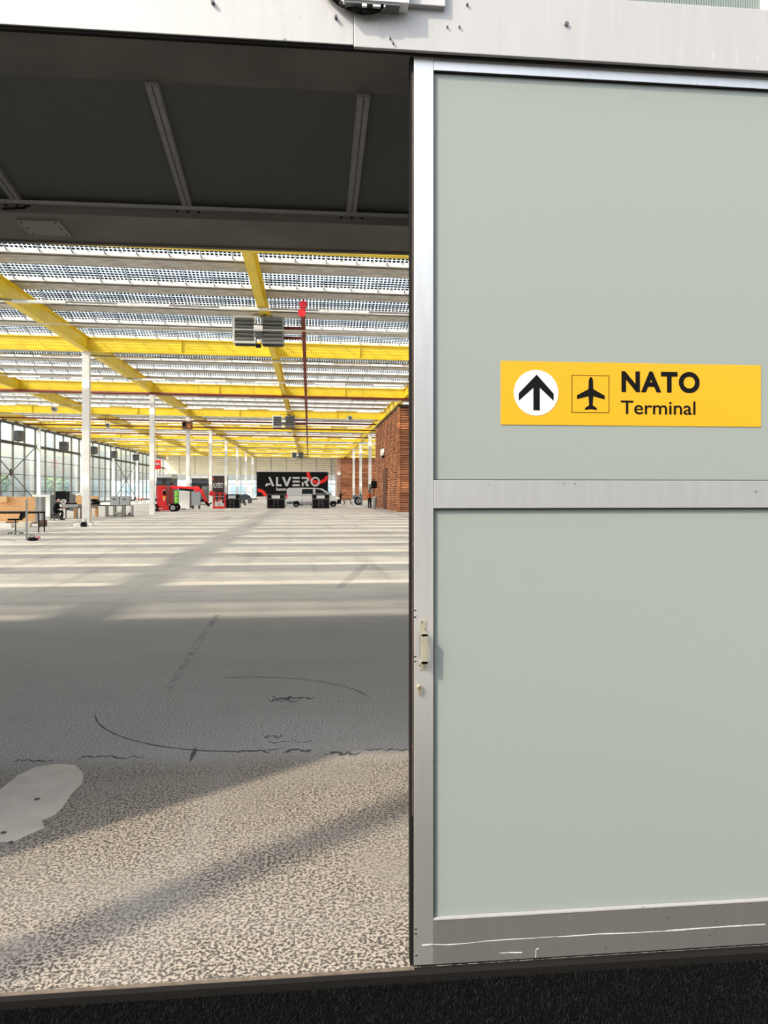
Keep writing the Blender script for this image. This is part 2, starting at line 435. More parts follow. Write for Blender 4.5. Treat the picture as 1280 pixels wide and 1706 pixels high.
strip(ell, .012, .0006, SCRATCH, 'round_scrape', floor, .4)
ell = []
for i in range(20):
    t = _m.radians(104-i*4.7); ell.append(G(420+200*_m.cos(t), 1172-44*_m.sin(t)))
strip(ell, .008, .0006, SCRATCH, 'round_scrape', floor, .5)
strip(gpath([(327, 1246), (322, 1256), (317, 1268)]), .03, .0012, SCRATCH, 'scrape_mark', floor)
strip(gpath([(610, 940), (590, 958), (565, 980)]), .16, .0006, mat('faint_mark', (.52, .50, .465), .8), 'tyre_streak', floor, .3)
strip(gpath([(362, 1025), (330, 1070), (305, 1110), (280, 1148)]), .07, .0006, mat('faint_mark2', (.222, .222, .223), .8, 0, 9, .3), 'tyre_streak', floor, .3)
for (u0, u1, v, wd) in ((455, 525, 1163, .03), (448, 500, 1168, .016), (445, 520, 1236, .010), (440, 470, 1228, .012), (395, 450, 1252, .010), (470, 520, 1251, .016), (540, 600, 1256, .02), (610, 690, 1250, .014), (20, 90, 1268, .008), (130, 240, 1263, .008)):
    k = 12; pts = [(u0+(u1-u0)*i/k, v+random.uniform(-3, 3)-(u0+(u1-u0)*i/k-u0)*.02) for i in range(k+1)]
    strip(gpath(pts), wd, .0008, SCRATCH, 'crack', floor, .9)

# ---- outside ground, threshold, carpet
x0_door = W(690, 800, 2.5).x
b = MB(); b.span((-70, -60, -.3), (50, 2.46, -.05)); struct(b.build('ground', PAVE))
b = MB(); b.span((-120, 2.46, -.3), (HX0-.25, 240, -.05)); struct(b.build('terrain', PAVE))
b = MB()
prof = [(2.472, -.035), (2.472, -.006), (2.486, .001), (2.500, .002), (2.502, -.035)]
b.prism(prof, lambda a, c, t: Vector((-2.58+t, a, c)), 4.6); thr = struct(b.build('trim_1', BLACKRUB))
b = MB(); b.span((-2.58, 2.4875, .0005), (x0_door, 2.503, .004)); b.build('metal_lip', mat('threshold_metal', (.16, .13, .10), .5, .4, 20, .3), thr)
b = MB(); b.span((-2.7, -.6, -.05), (2.6, 2.472, -.032)); carpet = tag(b.build('entrance_carpet', CARPET), 'black pile entrance carpet in front of the doorway', 'carpet')
b = MB(); rnd = random.Random(3)
for i in range(34000):
    x = rnd.uniform(-1.35, 1.9); y = rnd.uniform(1.95, 2.466); a = rnd.uniform(0, 2*PI); h = rnd.uniform(.004, .013); L = rnd.uniform(.004, .016)
    wq = Vector((-math.sin(a), math.cos(a), 0))*.0011; p0 = Vector((x, y, -.033)); p1 = p0+Vector((math.cos(a)*L*.5, math.sin(a)*L*.5, h)); p2 = p0+Vector((math.cos(a)*L, math.sin(a)*L, h*.95))
    va = [b.bm.verts.new(q) for q in (p0-wq, p0+wq, p1+wq*.8, p1-wq*.8, p2)]
    b.bm.faces.new(va[:4]); b.bm.faces.new((va[3], va[2], va[4]))
stuff(b.build('pile', FIBRE, carpet))

# ---- front wall: lintel, upper glazing, jamb
DY = 2.5
wf = sroot('wall_front')
b = MB(); b.span((-6, 2.5, -.05), (-2.58, 2.62, 3.3)); b.build('panel', ALUW, wf)
b = MB(); b.span((HX0-.2, 2.56, 10.25), (HX1+.2, 2.66, 10.4)); b.build('coping', ALUW, wf)
b = MB(); b.span((HX0-.2, 2.52, -.3), (-6, 2.66, 10.25)); b.build('panel', FACADE, wf)
b = MB(); b.span((2.35, 2.52, -.3), (HX1+.2, 2.66, 10.25)); b.build('panel', FACADE, wf)
b = MB(); b.span((-6, 2.56, 4.9), (2.35, 2.66, 10.25)); b.build('panel', FACADE, wf)
lin = sroot('trim_2')
xj = W(590, 80, 2.47).x
b = MB(); b.span((-6, 2.473, 3.076), (xj-.001, 2.481, 3.278)); b.build('lintel_sheet', ALUW, lin, bevel=.002)
b = MB(); b.span((xj, 2.466, 3.066), (2.35, 2.481, 3.280)); b.build('lintel_sheet', ALUW, lin, bevel=.002)
b = MB(); b.span((-6, 2.50, 3.082), (2.35, 2.78, 3.28)); b.build('lintel_back', SOFFIT, lin)
b = MB(); b.span((-6, 2.482, 3.0675), (2.35, 2.499, 3.275)); b.build('dark_gap', BLACKRUB, lin)  # black strip stands in for the shaded gap behind the sheets
for (u, v, r) in ((355, 5, .006), (560, 30, .005), (943, 42, .007), (778, 10, .004), (765, 47, .003), (745, 47, .003), (650, 66, .003), (655, 74, .003)):
    p = W(u, v, 2.47); b = MB(); b.cyl((p.x, 2.478, p.z), (p.x, 2.458, p.z), r, n=8); b.build('screw', mat('screw_steel', (.10, .10, .10), .4, .7), lin)
for (u, v0, v1) in ((1137, 75, 97), (1163, 78, 88), (1190, 83, 98), (1229, 84, 104), (1263, 92, 105)):
    p0 = W(u, v0, 2.4665); p1 = W(u-1, v1, 2.4665); b = MB(); b.bar(p0, p1, .002, .0012, up=(0, 1, 0)); b.build('scuff', DUST, lin)
# ribbed panes above the lintel
wu = sroot('window_1')
def ribbed(x0, x1, z0, z1, y, pitch=.009, amp=.002, thick=.006):
    b = MB(); n = int((x1-x0)/pitch)*2; A = []
    for i in range(n+1):
        x = x0+(x1-x0)*i/n; yy = y-(amp if i % 2 else 0)
        A.append([b.bm.verts.new((x, yy, z0)), b.bm.verts.new((x, yy, z1)), b.bm.verts.new((x, y+thick, z1)), b.bm.verts.new((x, y+thick, z0))])
    for i in range(n):
        for j in range(4): b.bm.faces.new((A[i][j], A[i][(j+1) % 4], A[i+1][(j+1) % 4], A[i+1][j]))
    b.bm.faces.new(A[0][::-1]); b.bm.faces.new(A[-1])
    return b
xm1 = W(950, 0, 2.52).x; xm2 = W(1275, 20, 2.52).x; st = xm2-xm1
xs = [xm1+st*k for k in range(-10, 3)]
for k, x in enumerate(xs):
    if x < -6 or x > 2.34: continue
    b = MB(); b.span((x-.012, 2.495, 3.279), (x+.012, 2.56, 4.9)); b.build('glazing_bar', WHT, wu)
for x0, x1 in zip(xs, xs[1:]):
    x1 = min(x1, 2.35)
    if x0 < -6.4: continue
    ribbed(max(x0, -6)+.012, x1-.012, 3.279, 4.9, 2.53).build('pane', RIBBED, wu)
# door operator box under the top edge of the picture
t = thing('sensor_box', 'grey box with dangling black cable mounted on the lintel above the doorway', 'sensor', (0, 2.466, 0))
xa, xb2, xc = W(573, 10, 2.4).x, W(683, 10, 2.4).x, W(742, 5, 2.45).x
b = MB(); b.span((xa, -.055, 3.186), (xb2, 0, 3.30)); b.build('casing', WHTD, t, bevel=.004)
b = MB(); b.span((xa+.006, -.050, 3.178), (xb2-.03, -.004, 3.187)); b.build('underside', GREYD, t)
b = MB(); b.span((xb2+.001, -.022, 3.204), (xc, 0, 3.30)); b.build('end_cap', GREY, t, bevel=.003)
for q, (x0, x1, m) in enumerate(((xa+.06, xa+.075, WHTD), (xa+.095, xa+.135, GREY), (xa+.12, xa+.13, WHTD))):
    b = MB(); b.span((x0, -.050, 3.170), (x1, -.040, 3.180)); b.build('terminal', m, t)
b = MB(); pts = [Vector((xa-.06, -.012, 3.24)), Vector((xa-.012, -.015, 3.196)), Vector((xa+.03, -.02, 3.176)), Vector((xa+.06, -.026, 3.165)), Vector((xa+.09, -.026, 3.168)), Vector((xa+.12, -.02, 3.182))]
b.tube(pts, .009, 8); b.tube([q+Vector((.004, .008, .006)) for q in pts], .007, 8); b.build('cable', BLACKRUB, t)

# ---- sliding door
door = sroot('door_1')
x0 = W(690, 800, DY).x; x1 = W(722.5, 800, DY).x; xe = 2.25
zb, zt = .008, 3.066
z_tr = W(724, 117, DY).z; z_m1 = W(724, 800, DY).z; z_m0 = W(724, 847, DY).z; z_br = W(724, 1530, DY).z
def pr(a, b_, m=ALU, name='frame', bev=.0015): q = MB(); q.span(a, b_); return q.build(name, m, door, bevel=bev)
pr((x0, DY, zb), (x1, DY+.05, zt), ALU, 'stile')
pr((xe, DY, zb), (xe+.07, DY+.05, zt), ALU, 'stile')
pr((x1+.0006, DY, z_tr), (xe, DY+.05, z_tr+.032), ALU, 'top_rail')
pr((x1+.0006, DY+.003, z_tr+.032), (xe, DY+.05, zt), ALU, 'top_rail')
pr((x1+.0006, DY, z_m0), (xe, DY+.05, z_m1), ALU, 'middle_rail')
o = pr((x1+.0006, DY-.001, zb), (xe, DY+.05, z_br-.006), ALUD, 'bottom_rail')
pr((x1+.0006, DY-.003, z_br-.006), (xe, DY+.05, z_br), ALUW, 'glazing_bead', .001)
q = MB(); q.span((x1+.003, DY+.012, z_m1+.002), (xe-.002, DY+.022, z_tr-.002)); pu = q.build('glass_pane', FROST, door)
q = MB(); q.span((x1+.003, DY+.012, z_br+.001), (xe-.002, DY+.022, z_m0-.003)); pl = q.build('glass_pane', FROST, door)
gk = MB(); e = .0035
for (za, zc) in ((z_m1, z_tr), (z_br, z_m0)):
    gk.span((x1, DY+.001, za), (x1+e*.6, DY+.012, zc)); gk.span((x1, DY+.001, zc-e), (xe, DY+.012, zc))
gk.span((x1, DY+.001, z_m1), (xe, DY+.012, z_m1+e*.7))
gk.build('gasket', BLACKRUB, door)
q = MB(); q.span((x0-.012, DY+.006, zb), (x0-.0005, DY+.045, zt)); q.build('edge_seal', BLACKRUB, door)
q = MB(); q.span((x0-.0065, DY+.0045, zb+.5), (x0-.002, DY+.008, zt-.05)); q.build('seal_strip', DARKBRN, door)
q = MB(); q.span((x0, DY+.006, .001), (xe+.07, DY+.045, zb)); q.build('bottom_brush', BLACKRUB, door)
# handle and lock cylinder
hp = W(707, 1075, DY); hxl = W(700, 1075, DY).x; hxr = W(710, 1075, DY).x
zt0, zt1, zt2 = W(700, 1033, DY).z, W(700, 1053, DY).z, W(700, 1047, DY).z
zb0, zb1 = W(700, 1103, DY).z, W(700, 1116, DY).z
hd = MB(); hd.span((hxl-.002, DY-.004, zt1), (hxr, DY, zt0)); hd.span((hxl-.002, DY-.004, zb1), (hxr, DY, zb0+.004))
hdo = hd.build('handle', HANDLE, door, bevel=.001)
hd = MB(); hd.span((hxl, DY-.034, zb0), (hxr+.001, DY-.024, zt1)); hd.span((hxl, DY-.034, zt1-.010), (hxr+.001, DY-.002, zt1)); hd.span((hxl, DY-.034, zb0), (hxr+.001, DY-.002, zb0+.010))
hd.build('grip', HANDLE, hdo, bevel=.0015)
for (uu, vv) in ((703, 1036), (707, 1048), (699, 1108), (706, 1112)):
    p = W(uu, vv, DY); hd = MB(); hd.cyl((p.x, DY-.004, p.z), (p.x, DY-.0052, p.z), .0022, n=8); hd.build('screw', mat('screw_dark', (.06, .055, .05), .4, .6), hdo)
lp = W(699, 1145, DY); lk = MB(); lk.cyl((lp.x, DY+.002, lp.z), (lp.x, DY-.012, lp.z), .0085, n=20); lk.span((lp.x-.005, DY-.011, lp.z-.023), (lp.x+.005, DY+.002, lp.z-.003))
lko = lk.build('lock_cylinder', BRASS, door)
lk = MB(); lk.span((lp.x-.0012, DY-.0128, lp.z-.005), (lp.x+.0012, DY-.0119, lp.z+.005)); lk.build('keyhole', BLACK, lko)
for (uu, vv) in ((691, 1017), (690.6, 1028), (691, 1102), (691, 1094), (692, 1548), (692, 1556), (693, 1592)):
    p = W(uu+1, vv, DY); q = MB(); q.span((p.x-.004, DY-.0006, p.z-.002), (p.x+.004, DY, p.z+.002)); q.build('scuff', BLACK, door)
def scuff(pts, wd):
    b = MB(); P = [W(u, v, DY-.0016) for u, v in pts]
    for a, c in zip(P, P[1:]): b.bar(a, c, .0008, wd*random.uniform(.5, 1.2), up=(0, 0, 1))
    return b.build('scuff', DUST, door)
scuff([(703, 1575), (722, 1573)], .006)
scuff([(722, 1573.5), (745, 1574), (775, 1572), (810, 1568), (850, 1565), (890, 1563), (930, 1561)], .0028)
scuff([(890, 1563), (945, 1560), (1000, 1556), (1060, 1554), (1110, 1551), (1160, 1547), (1220, 1543), (1275, 1540)], .0034)
scuff([(893, 1596), (893, 1582), (898, 1580)], .0035)
scuff([(832, 1588), (850, 1587), (870, 1587)], .003)

# hold the scuffs of the door bottom just proud of the metal
# ---- yellow sign on the glass
zs0, zs1 = 1.831, 2.049; xs0, xs1 = .652, 1.592
sy_ = DY+.012
sg = thing('direction_sign', 'yellow terminal direction sign stuck on the frosted glass of the sliding door', 'sign', (xs0, sy_, zs0))
SXM = (xs1-xs0)/1215; SZM = (zs1-zs0)/297
def S(px, py): return ((px-42)*SXM, (352-py)*SZM)
def sgf(a, c, t): x, z = S(a, c); return Vector((x, -.002-t, z))
q = MB(); q.span((0, -.002, 0), (xs1-xs0, 0, zs1-zs0)); q.build('sign_board', SIGNY, sg)
q = MB(); cx, cz = S(202, 202); q.cyl((cx, -.002, cz), (cx, -.003, cz), .0785, n=48); disc = q.build('white_disc', mat('disc_white', (.42, .43, .44), .4), sg)
q = MB(); q.prism([(204, 117), (281, 205), (281, 239), (218, 178), (218, 284), (189, 284), (189, 178), (123, 239), (123, 205)], lambda a, c, t: sgf(a, c, t+.001), .0008); q.build('arrow', SIGNK, sg)
q = MB()
for (a, c, d, e2) in ((364, 116, 538, 118.5), (364, 290.5, 538, 293), (364, 116, 366.5, 293), (535.5, 116, 538, 293)):
    q.prism([(a, c), (d, c), (d, e2), (a, e2)], sgf, .0006)
q.build('icon_frame', SIGNK, sg)
pf = [(453, 123), (459, 128), (463, 142), (464, 181), (517, 211), (517, 229), (464, 215), (461, 257), (480, 270), (480, 280), (455, 275), (453, 278)]
pf = pf+[(906-a, c) for a, c in pf[::-1] if a != 453]
q = MB(); q.prism(pf, sgf, .0007); q.build('airplane_icon', SIGNK, sg)
def letter(body, px0, px1, py0, py1, off, name):
    me = text_mesh(body, (py1-py0)*SZM, (px1-px0)*SXM, off, space=1.14 if off > .02 else 1.0); me.materials.append(SIGNK); me.name = name
    x, z = S(px0, py1); o = link(name, me, sg, (x, -.0028, z)); return o
letter('NATO', 595, 962, 93, 193, .038, 'bold_lettering')
letter('Terminal', 592, 942, 233, 297, .004, 'small_lettering')

# ---- dark sloped glass ceiling inside the doorway
ve = sroot('ceiling_lobby'); ve.name = 'trim_3'
Y1, Z1v, Y2, Z2v = 2.78, 3.082, 3.60, 2.945
sl = (Z2v-Z1v)/(Y2-Y1)
def vz(y): return Z1v+sl*(y-Y1)
mx_ = [W(605, 155, 2.79).x-1.5*0]     # x of the glazing bars
xg = [W(254, 135, 2.79).x, W(606, 155, 2.79).x]; stp = xg[1]-xg[0]
bars = [xg[0]+stp*k for k in range(-4, 4)]
ang = math.atan(sl)
for x in bars:
    b = MB(); b.bar((x-.011, Y1, vz(Y1)-.008), (x-.011, Y2, vz(Y2)-.008), .02, .024); b.bar((x+.013, Y1, vz(Y1)-.008), (x+.013, Y2, vz(Y2)-.008), .02, .024); b.bar((x, Y1, vz(Y1)-.004), (x, Y2, vz(Y2)-.004), .05, .016)
    b.build('glazing_bar', BARGREY, ve, bevel=.002)
for xa_, xb_ in zip(bars, bars[1:]):
    b = MB(); n = int((xb_-xa_)/.016)*2; A = []
    for i in range(n+1):
        x = xa_+.02+(xb_-xa_-.04)*i/n; dz = .0008 if i % 2 else 0
        A.append([b.bm.verts.new((x, Y1, vz(Y1)-dz)), b.bm.verts.new((x, Y2, vz(Y2)-dz)), b.bm.verts.new((x, Y2, vz(Y2)+.012)), b.bm.verts.new((x, Y1, vz(Y1)+.012))])
    for i in range(n):
        for j in range(4): b.bm.faces.new((A[i][j], A[i][(j+1) % 4], A[i+1][(j+1) % 4], A[i+1][j]))
    b.bm.faces.new(A[0][::-1]); b.bm.faces.new(A[-1])
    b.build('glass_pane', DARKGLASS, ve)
zbm = 2.885; ybm = 4.04
b = MB(); b.span((-6, Y2, zbm+.006), (2.35, ybm, 3.05)); b.build('beam', SOFFIT2, ve)
b = MB(); b.span((-6, Y2-.006, zbm+.0), (2.35, Y2+.0, 2.92)); b.build('beam_face', SOFFIT, ve)
b = MB(); b.span((-6, Y2-.03, 2.918), (2.35, Y2-.004, 2.934)); b.build('angle_strip', BARGREY, ve)
b = MB(); b.span((-6, ybm-.03, zbm), (2.35, ybm, zbm+.006)); b.build('edge_lip', SOFFIT, ve)
b = MB(); b.span((-6, Y1, 3.16), (2.35, Y2+.2, 3.20)); b.build('lobby_deck', SOFFIT, ve)
for x in bars:
    for dx in (-.05, 0, .05):
        b = MB(); b.cyl((x+dx, Y2-.012, 2.915), (x+dx, Y2-.006, 2.915), .006, n=8); b.build('bolt', BLACK, ve)
# access plate on the beam
p0 = W(20, 371, 1); ax0 = W(28, 371, 3.72).x; ax1 = W(100, 376, 3.72).x
b = MB(); b.span((ax0, 3.70, zbm-.001), (ax1, 3.90, zbm+.006)); b.build('access_plate', mat('plate_metal', (.24, .215, .19), .5, .2, 4, .15), ve)
for (x, y) in ((ax0+.02, 3.72), (ax1-.02, 3.72), (ax0+.02, 3.88), (ax1-.02, 3.88), (ax0+.02, 3.8), (ax1-.02, 3.8)):
    b = MB(); b.cyl((x, y, zbm-.003), (x, y, zbm-.001), .005, n=8); b.build('screw', BLACK, ve)
b = MB(); lx = W(42, 350, 3.59).x; b.tube([Vector((lx, Y2-.010, 2.93)), Vector((lx, Y2-.012, 2.905)), Vector((lx-.1, Y2-.012, 2.897))], .005, 8); b.build('latch', BLACK, ve)

# ---- roof
rows = [5.1+3.5*k for k in range(11)]+[40.1+3.28*k for k in range(1, 38)]
beamsY = [5.1, 22.6]+[40.1+16.4*k for k in range(0, 8)]
girX = [-30.6, -20.8, -11.4, -1.85, 7.25, 16.3]
ZR = 9.5
ce = sroot('ceiling')
TR = 1.3
def trough(y):
    b = MB()
    # trapezoidal steel tray: front lip, ribbed underside, back lip
    pr_ = [(.15, .30), (.15, 0)]
    n = 6; wv = (TR-.15)/n
    for i in range(n):
        a = .15+wv*i
        pr_ += [(a+wv*.30, 0), (a+wv*.42, .05), (a+wv*.83, .05), (a+wv*.95, 0)]
    pr_ += [(TR, 0), (TR, .34), (TR-.03, .34), (TR-.03, .08), (.19, .08), (.19, .30)]
    b.prism(pr_, lambda a, c, t: Vector((HX0+t, y+a, ZR+c)), HX1-HX0)
    return b.fall().build('roof_trough', STEELG, ce)
PW = 1.06
SEAM = mat('pane_seam', (.20, .215, .23), .5)
def pane_mb(b, x, ya, za, yb, zb_, uvl, w_=PW-.03, jb=True):
    # a pane from the high near edge (ya, za) to the low far edge (yb, zb_)
    L = math.hypot(yb-ya, zb_-za); k = -.01
    n = Vector((0, -(zb_-za), (yb-ya))).normalized()*.012
    q = [Vector((x, yb, zb_-.01*x)), Vector((x+w_, yb, zb_-.01*(x+w_))), Vector((x+w_, ya, za-.01*(x+w_))), Vector((x, ya, za-.01*x))]
    f = b.bm.faces.new([b.bm.verts.new(p) for p in q])
    for lp_, uv in zip(f.loops, ((0, 0), (w_, 0), (w_, L), (0, L))): lp_[uvl].uv = uv
    f.material_index = 0
    return f
def panes_row(ya, yb, xsel=None, xskip=None, name='glass_pane'):
    za, zb_ = ZR+.78, ZR+.06
    out = []
    nn = int((HX1-HX0)/PW)
    if xsel:
        for i in range(nn):
            x = HX0+PW*i
            if not (xsel[0] <= x+PW and x <= xsel[1]): continue
            b = MB(); uvl = b.bm.loops.layers.uv.new('UVMap'); pane_mb(b, 0, ya, za, yb, zb_, uvl)
            # frame bars and the small round junction box near the low edge
            L = math.hypot(yb-ya, za-zb_); dy = (yb-ya)/L; dz = (zb_-za)/L
            me_b = b
            me_b.bar((PW-.015, ya, za), (PW-.015, yb, zb_-.0), .03, .05, mi=2)
            cy, cz_ = yb-dy*.15, zb_-dz*.15
            nrm = Vector((0, dz, -dy))
            c0 = Vector((PW*.5, cy, cz_)); me_b.cyl(c0, c0+nrm*.02, .055, n=10, mi=1)
            o = b.build(name, [SOLAR, RAILW, SEAM], ce, loc=(x, 0, -.01*x)); out.append(o)
    b = MB(); uvl = b.bm.loops.layers.uv.new('UVMap'); cnt = 0
    for i in range(nn):
        x = HX0+PW*i
        if xsel and xsel[0] <= x+PW and x <= xsel[1]: continue
        pane_mb(b, x, ya, za, yb, zb_, uvl); cnt += 1
        b.bar((x+PW-.015, ya, za-.01*x), (x+PW-.015, yb, zb_-.01*x), .03, .05, mi=2)
    if cnt: stuff(b.build('glass_panes', [SOLAR, RAILW, SEAM], ce))
def rail(y):
    b = MB(); b.span((HX0, y-.02, ZR+.0), (HX1, y+.05, ZR+.10)); b.fall().build('pane_rail', mat('rail_grey', (.50, .48, .45), .5), ce)
    b = MB(); b.span((HX0, y+.05, ZR+.07), (HX1, y+.15, ZR+.10))
    b.fall().build('dark_joint', DARKST, ce)
    b = MB(); b.span((HX0, y+.15, ZR-.03), (HX1, y+.19, ZR-.001)); b.fall().build('trough_lip', mat('lip_steel', (.30, .29, .28), .5, .2), ce)
prev = 2.66
for i, y in enumerate(rows):
    ya = prev+TR-.03 if i else 2.7
    if i == 0:
        b = MB(); b.span((HX0, 2.66, ZR+.1), (HX1, 2.9, ZR+.2)); b.fall().build('roof_deck', STEELG, ce); panes_row(2.9, y)
    elif i <= 2:
        panes_row(ya, y)
    else:
        sel = (-.43*y-1.5, .155*y+.5) if 6 <= i <= 12 else None
        panes_row(ya, y, sel)
    rail(y); trough(y); prev = y
b = MB(); b.span((HX0, rows[-1]+TR, ZR+.1), (HX1, HY1+.2, ZR+.2)); b.fall().build('roof_deck', STEELG, ce)

# ---- yellow steel
def ibeam(b, a, c, w_, h, tf=.035, tw=.03):
    a = Vector(a); c = Vector(c); z = Vector((0, 0, 1))
    b.bar(a+z*tf/2, c+z*tf/2, w_, tf); b.bar(a+z*(h-tf/2), c+z*(h-tf/2), w_, tf); b.bar(a+z*h/2, c+z*h/2, tw, h-2*tf)
for i, y in enumerate(beamsY):
    o = thing('cross_beam', ['yellow cross beam above the front lobby', 'yellow cross beam just beyond the lobby beam edge'][i] if i < 2 else
        ('deep yellow cross beam behind the nearest heater pair' if i == 2 else '%s deep yellow cross beam counted from the doorway' % ORD[i-1]), 'beam', (0, y, 0), 0, 'yellow cross beams')
    o['kind'] = 'thing'
    for xa, xb in zip(girX, girX[1:]):
        b = MB(); ibeam(b, (xa+.155, 0, ZR-.75), (xb-.155, 0, ZR-.75), .28, .73)
        b.box(((xa+xb)/2, 0, ZR-.385), (.02, .26, .66)); b.fall().build('beam_segment', YEL, o)
gl = ['along the glazed left wall', 'over the open floor left of the white columns', 'carried by the left row of white columns', 'above the heaters in mid hall', 'carried by the right row of white columns', 'beyond the timber rooms']
for x, lab in zip(girX, gl):
    b = MB(); ibeam(b, (x, 2.8, ZR-.76), (x, HY1-.3, ZR-.76), .30, .74)
    for y in beamsY[1:]:
        b.box((x+.08, y, ZR-.39), (.12, .03, .66)); b.box((x-.08, y, ZR-.39), (.12, .03, .66))
    o = b.fall().build('long_girder', YEL); o['kind'] = 'thing'; tag(o, 'yellow girder running lengthwise %s' % lab, 'beam', 'yellow girders')

# ---- columns
cm = MB(); cm.box((0, 0, 4.36), (.36, .30, 8.72)); colme = cm.mesh('column', WHT, .01)
cb = MB(); cb.box((0, 0, .012), (.5, .44, .024)); cb.box((0, -.16, .15), (.12, .02, .26)); cbme = cb.mesh('base_plate', WHTD, 0)
cc = MB(); cc.box((0, 0, 8.70), (.44, .40, .05)); ccme = cc.mesh('cap_plate', WHTD, 0)
def column(x, y, label, group, h=None):
    t = thing('column', label, 'column', (x, y, 0), 0, group); t['kind'] = 'thing'
    s = (ZR-.765-.01*x)/8.725
    for n_, me in (('shaft', colme), ('base_plate', cbme), ('cap_plate', ccme)):
        o = link(n_, me, t)
        if n_ != 'base_plate': o.scale = (1, 1, s)
    return t
for k in range(8):
    column(-11.45, 40.1+16.4*k, 'white steel column, nearest of the long left row' if k == 0 else '%s white column of the left row counted from the doorway' % ORD[k], 'left row of white columns')
for k, y in enumerate((89.3, 105.7, 122.1)):
    column(7.25, y, ['white column nearest the slatted timber room', 'middle white column before the far timber room', 'farthest white column before the far timber room'][k], 'right row of white columns')
for k in range(6):
    column(-30.75, 72.9+16.4*k, '%s white column along the glazed wall, counted from the doorway' % ORD[k], 'columns of the glazed wall')

# ---- glazed left wall
wl = sroot('wall_left'); XL = -31.15
zs_ = [.25, 1.7, 3.5, 5.2, 6.8, 9.0]
mul = MB(); mul.box((0, 0, 4.6), (.16, .18, 9.0)); mulme = mul.mesh('mullion', DARKFR)
Ys = [40.1+16.4*0+3.28*k for k in range(0, 39)]
for y in Ys: link('mullion', mulme, wl, (XL, y, 0))
for z, hgt, dp in ((.2, .22, .2), (1.7, .06, .1), (3.5, .06, .1), (5.2, .06, .1), (6.8, .30, .22)):
    b = MB(); b.box((XL+.02, (2.7+HY1)/2, z), (dp, HY1-2.9, hgt)); b.build('transom', DARKFR, wl)
b = MB(); b.span((XL-.15, 2.7, 8.75), (XL+.35, HY1-.2, 9.15)); b.build('eaves_beam', DARKFR, wl)
pm = {}
for i in range(5):
    z0, z1 = zs_[i], zs_[i+1]; q = MB(); q.box((0, 0, 0), (.012, 3.06, z1-z0-.08)); pm[i] = q.mesh('pane', PANE)
for y0, y1 in zip(Ys, Ys[1:]):
    if y0 < 66: continue
    for i in range(5): link('pane', pm[i], wl, (XL, (y0+y1)/2, (zs_[i]+zs_[i+1])/2))
b = MB(); b.span((XL-.006, 2.7, .25), (XL+.006, 66.2, 8.8)); b.build('near_glazing', PANE, wl)
lt = MB(); lt.box((0, 0, 0), (.1, 2.0, .1)); ltme = lt.mesh('batten_light', WHT)
for y in Ys:
    if y > 66: link('eaves_strip', ltme, wl, (XL+.42, y+1.6, 8.95))
for (ya, yb) in ((73.3, 88.9), (122.4, 138.2)):
    for (z0, z1) in ((.3, 7.0), (7.0, .3)):
        b = MB(); b.cyl((XL+.45, ya, z0), (XL+.45, yb, z1), .05, n=8); b.build('brace', DARKST, wl)
    b = MB(); b.cyl((XL+.42, (ya+yb)/2, 3.65), (XL+.48, (ya+yb)/2, 3.65), .4, n=16); b.build('brace_plate', DARKST, wl)

# ---- back wall
wb = sroot('wall_back')
bays = [HX0+3.28*k for k in range(0, 15)]
for x0_, x1_ in zip(bays, bays[1:]):
    b = MB()
    for j in range(9): b.box(((x0_+x1_)/2, HY1, 5.45+.47*j+.22), (3.2, .10 if j % 2 else .12, .44))
    b.build('cladding_panel', CREAM, wb)
    b = MB(); b.box(((x0_+x1_)/2, HY1+.05, 2.65), (3.1, .014, 4.9)); b.build('pane', PANE, wb)
for x in bays:
    b = MB(); b.box((x, HY1-.05, 4.8), (.12, .2, 9.6)); b.build('mullion', mat('pale_frame', (.42, .42, .42), .5), wb)
for z in (.1, 1.7, 3.4, 5.2):
    b = MB(); b.box(((HX0+HX1)/2, HY1-.04, z), (HX1-HX0, .14, .14)); b.build('transom', mat('pale_frame', (.4, .4, .4)), wb)
b = MB(); b.span((HX0, HY1-.15, 9.3), (HX1, HY1+.1, 10.4)); b.build('fascia', CREAM, wb)
# ---- right wall
wr = sroot('wall_right')
for k in range(10):
    b = MB(); b.span((HX1, 2.7+16.4*k, 0), (HX1+.15, 2.7+16.4*(k+1)-.04, 10.3)); b.build('panel', WHTD, wr)

# ---- things outside beyond the glass
def tree(x, y, h, label, seed):
    rr = random.Random(seed)
    t = thing('tree', label, 'tree', (x, y, -.05), 0, 'trees beyond the glazed wall')
    b = MB(); b.cyl((0, 0, 0), (0, 0, h*.55), .22, .12, 8); b.build('trunk', BARK, t)
    b = MB()
    for i in range(900):
        d = Vector((rr.gauss(0, 1), rr.gauss(0, 1), rr.gauss(0, .8))).normalized()*rr.uniform(.4, 1)
        c = Vector((d.x*h*.3, d.y*h*.3, h*.66+d.z*h*.34)); s = .28
        a = Vector((rr.uniform(-1, 1), rr.uniform(-1, 1), rr.uniform(-1, 1))).normalized(); e_ = a.orthogonal().normalized()
        b.face([c+a*s, c+e_*s*.6, c-a*s, c-e_*s*.6])
    stuff(b.build('foliage', LEAF, t))
for k, (x, y, h) in enumerate(((-52, 124, 4.2), (-55, 141, 5), (-50, 158, 4.6), (-58, 176, 5.2), (-60, 100, 4))):
    tree(x, y, h, '%s green tree beyond the glazed left wall, counted away from the doorway' % ORD[(1, 2, 3, 4, 0)[k]], 50+k)
t = thing('building', 'pale office block standing outside the glazed left wall', 'building', (-90, 110, -.05))
b = MB(); b.span((-8, -60, 0), (0, 70, 4.2)); b.build('wall', FACADE, t)
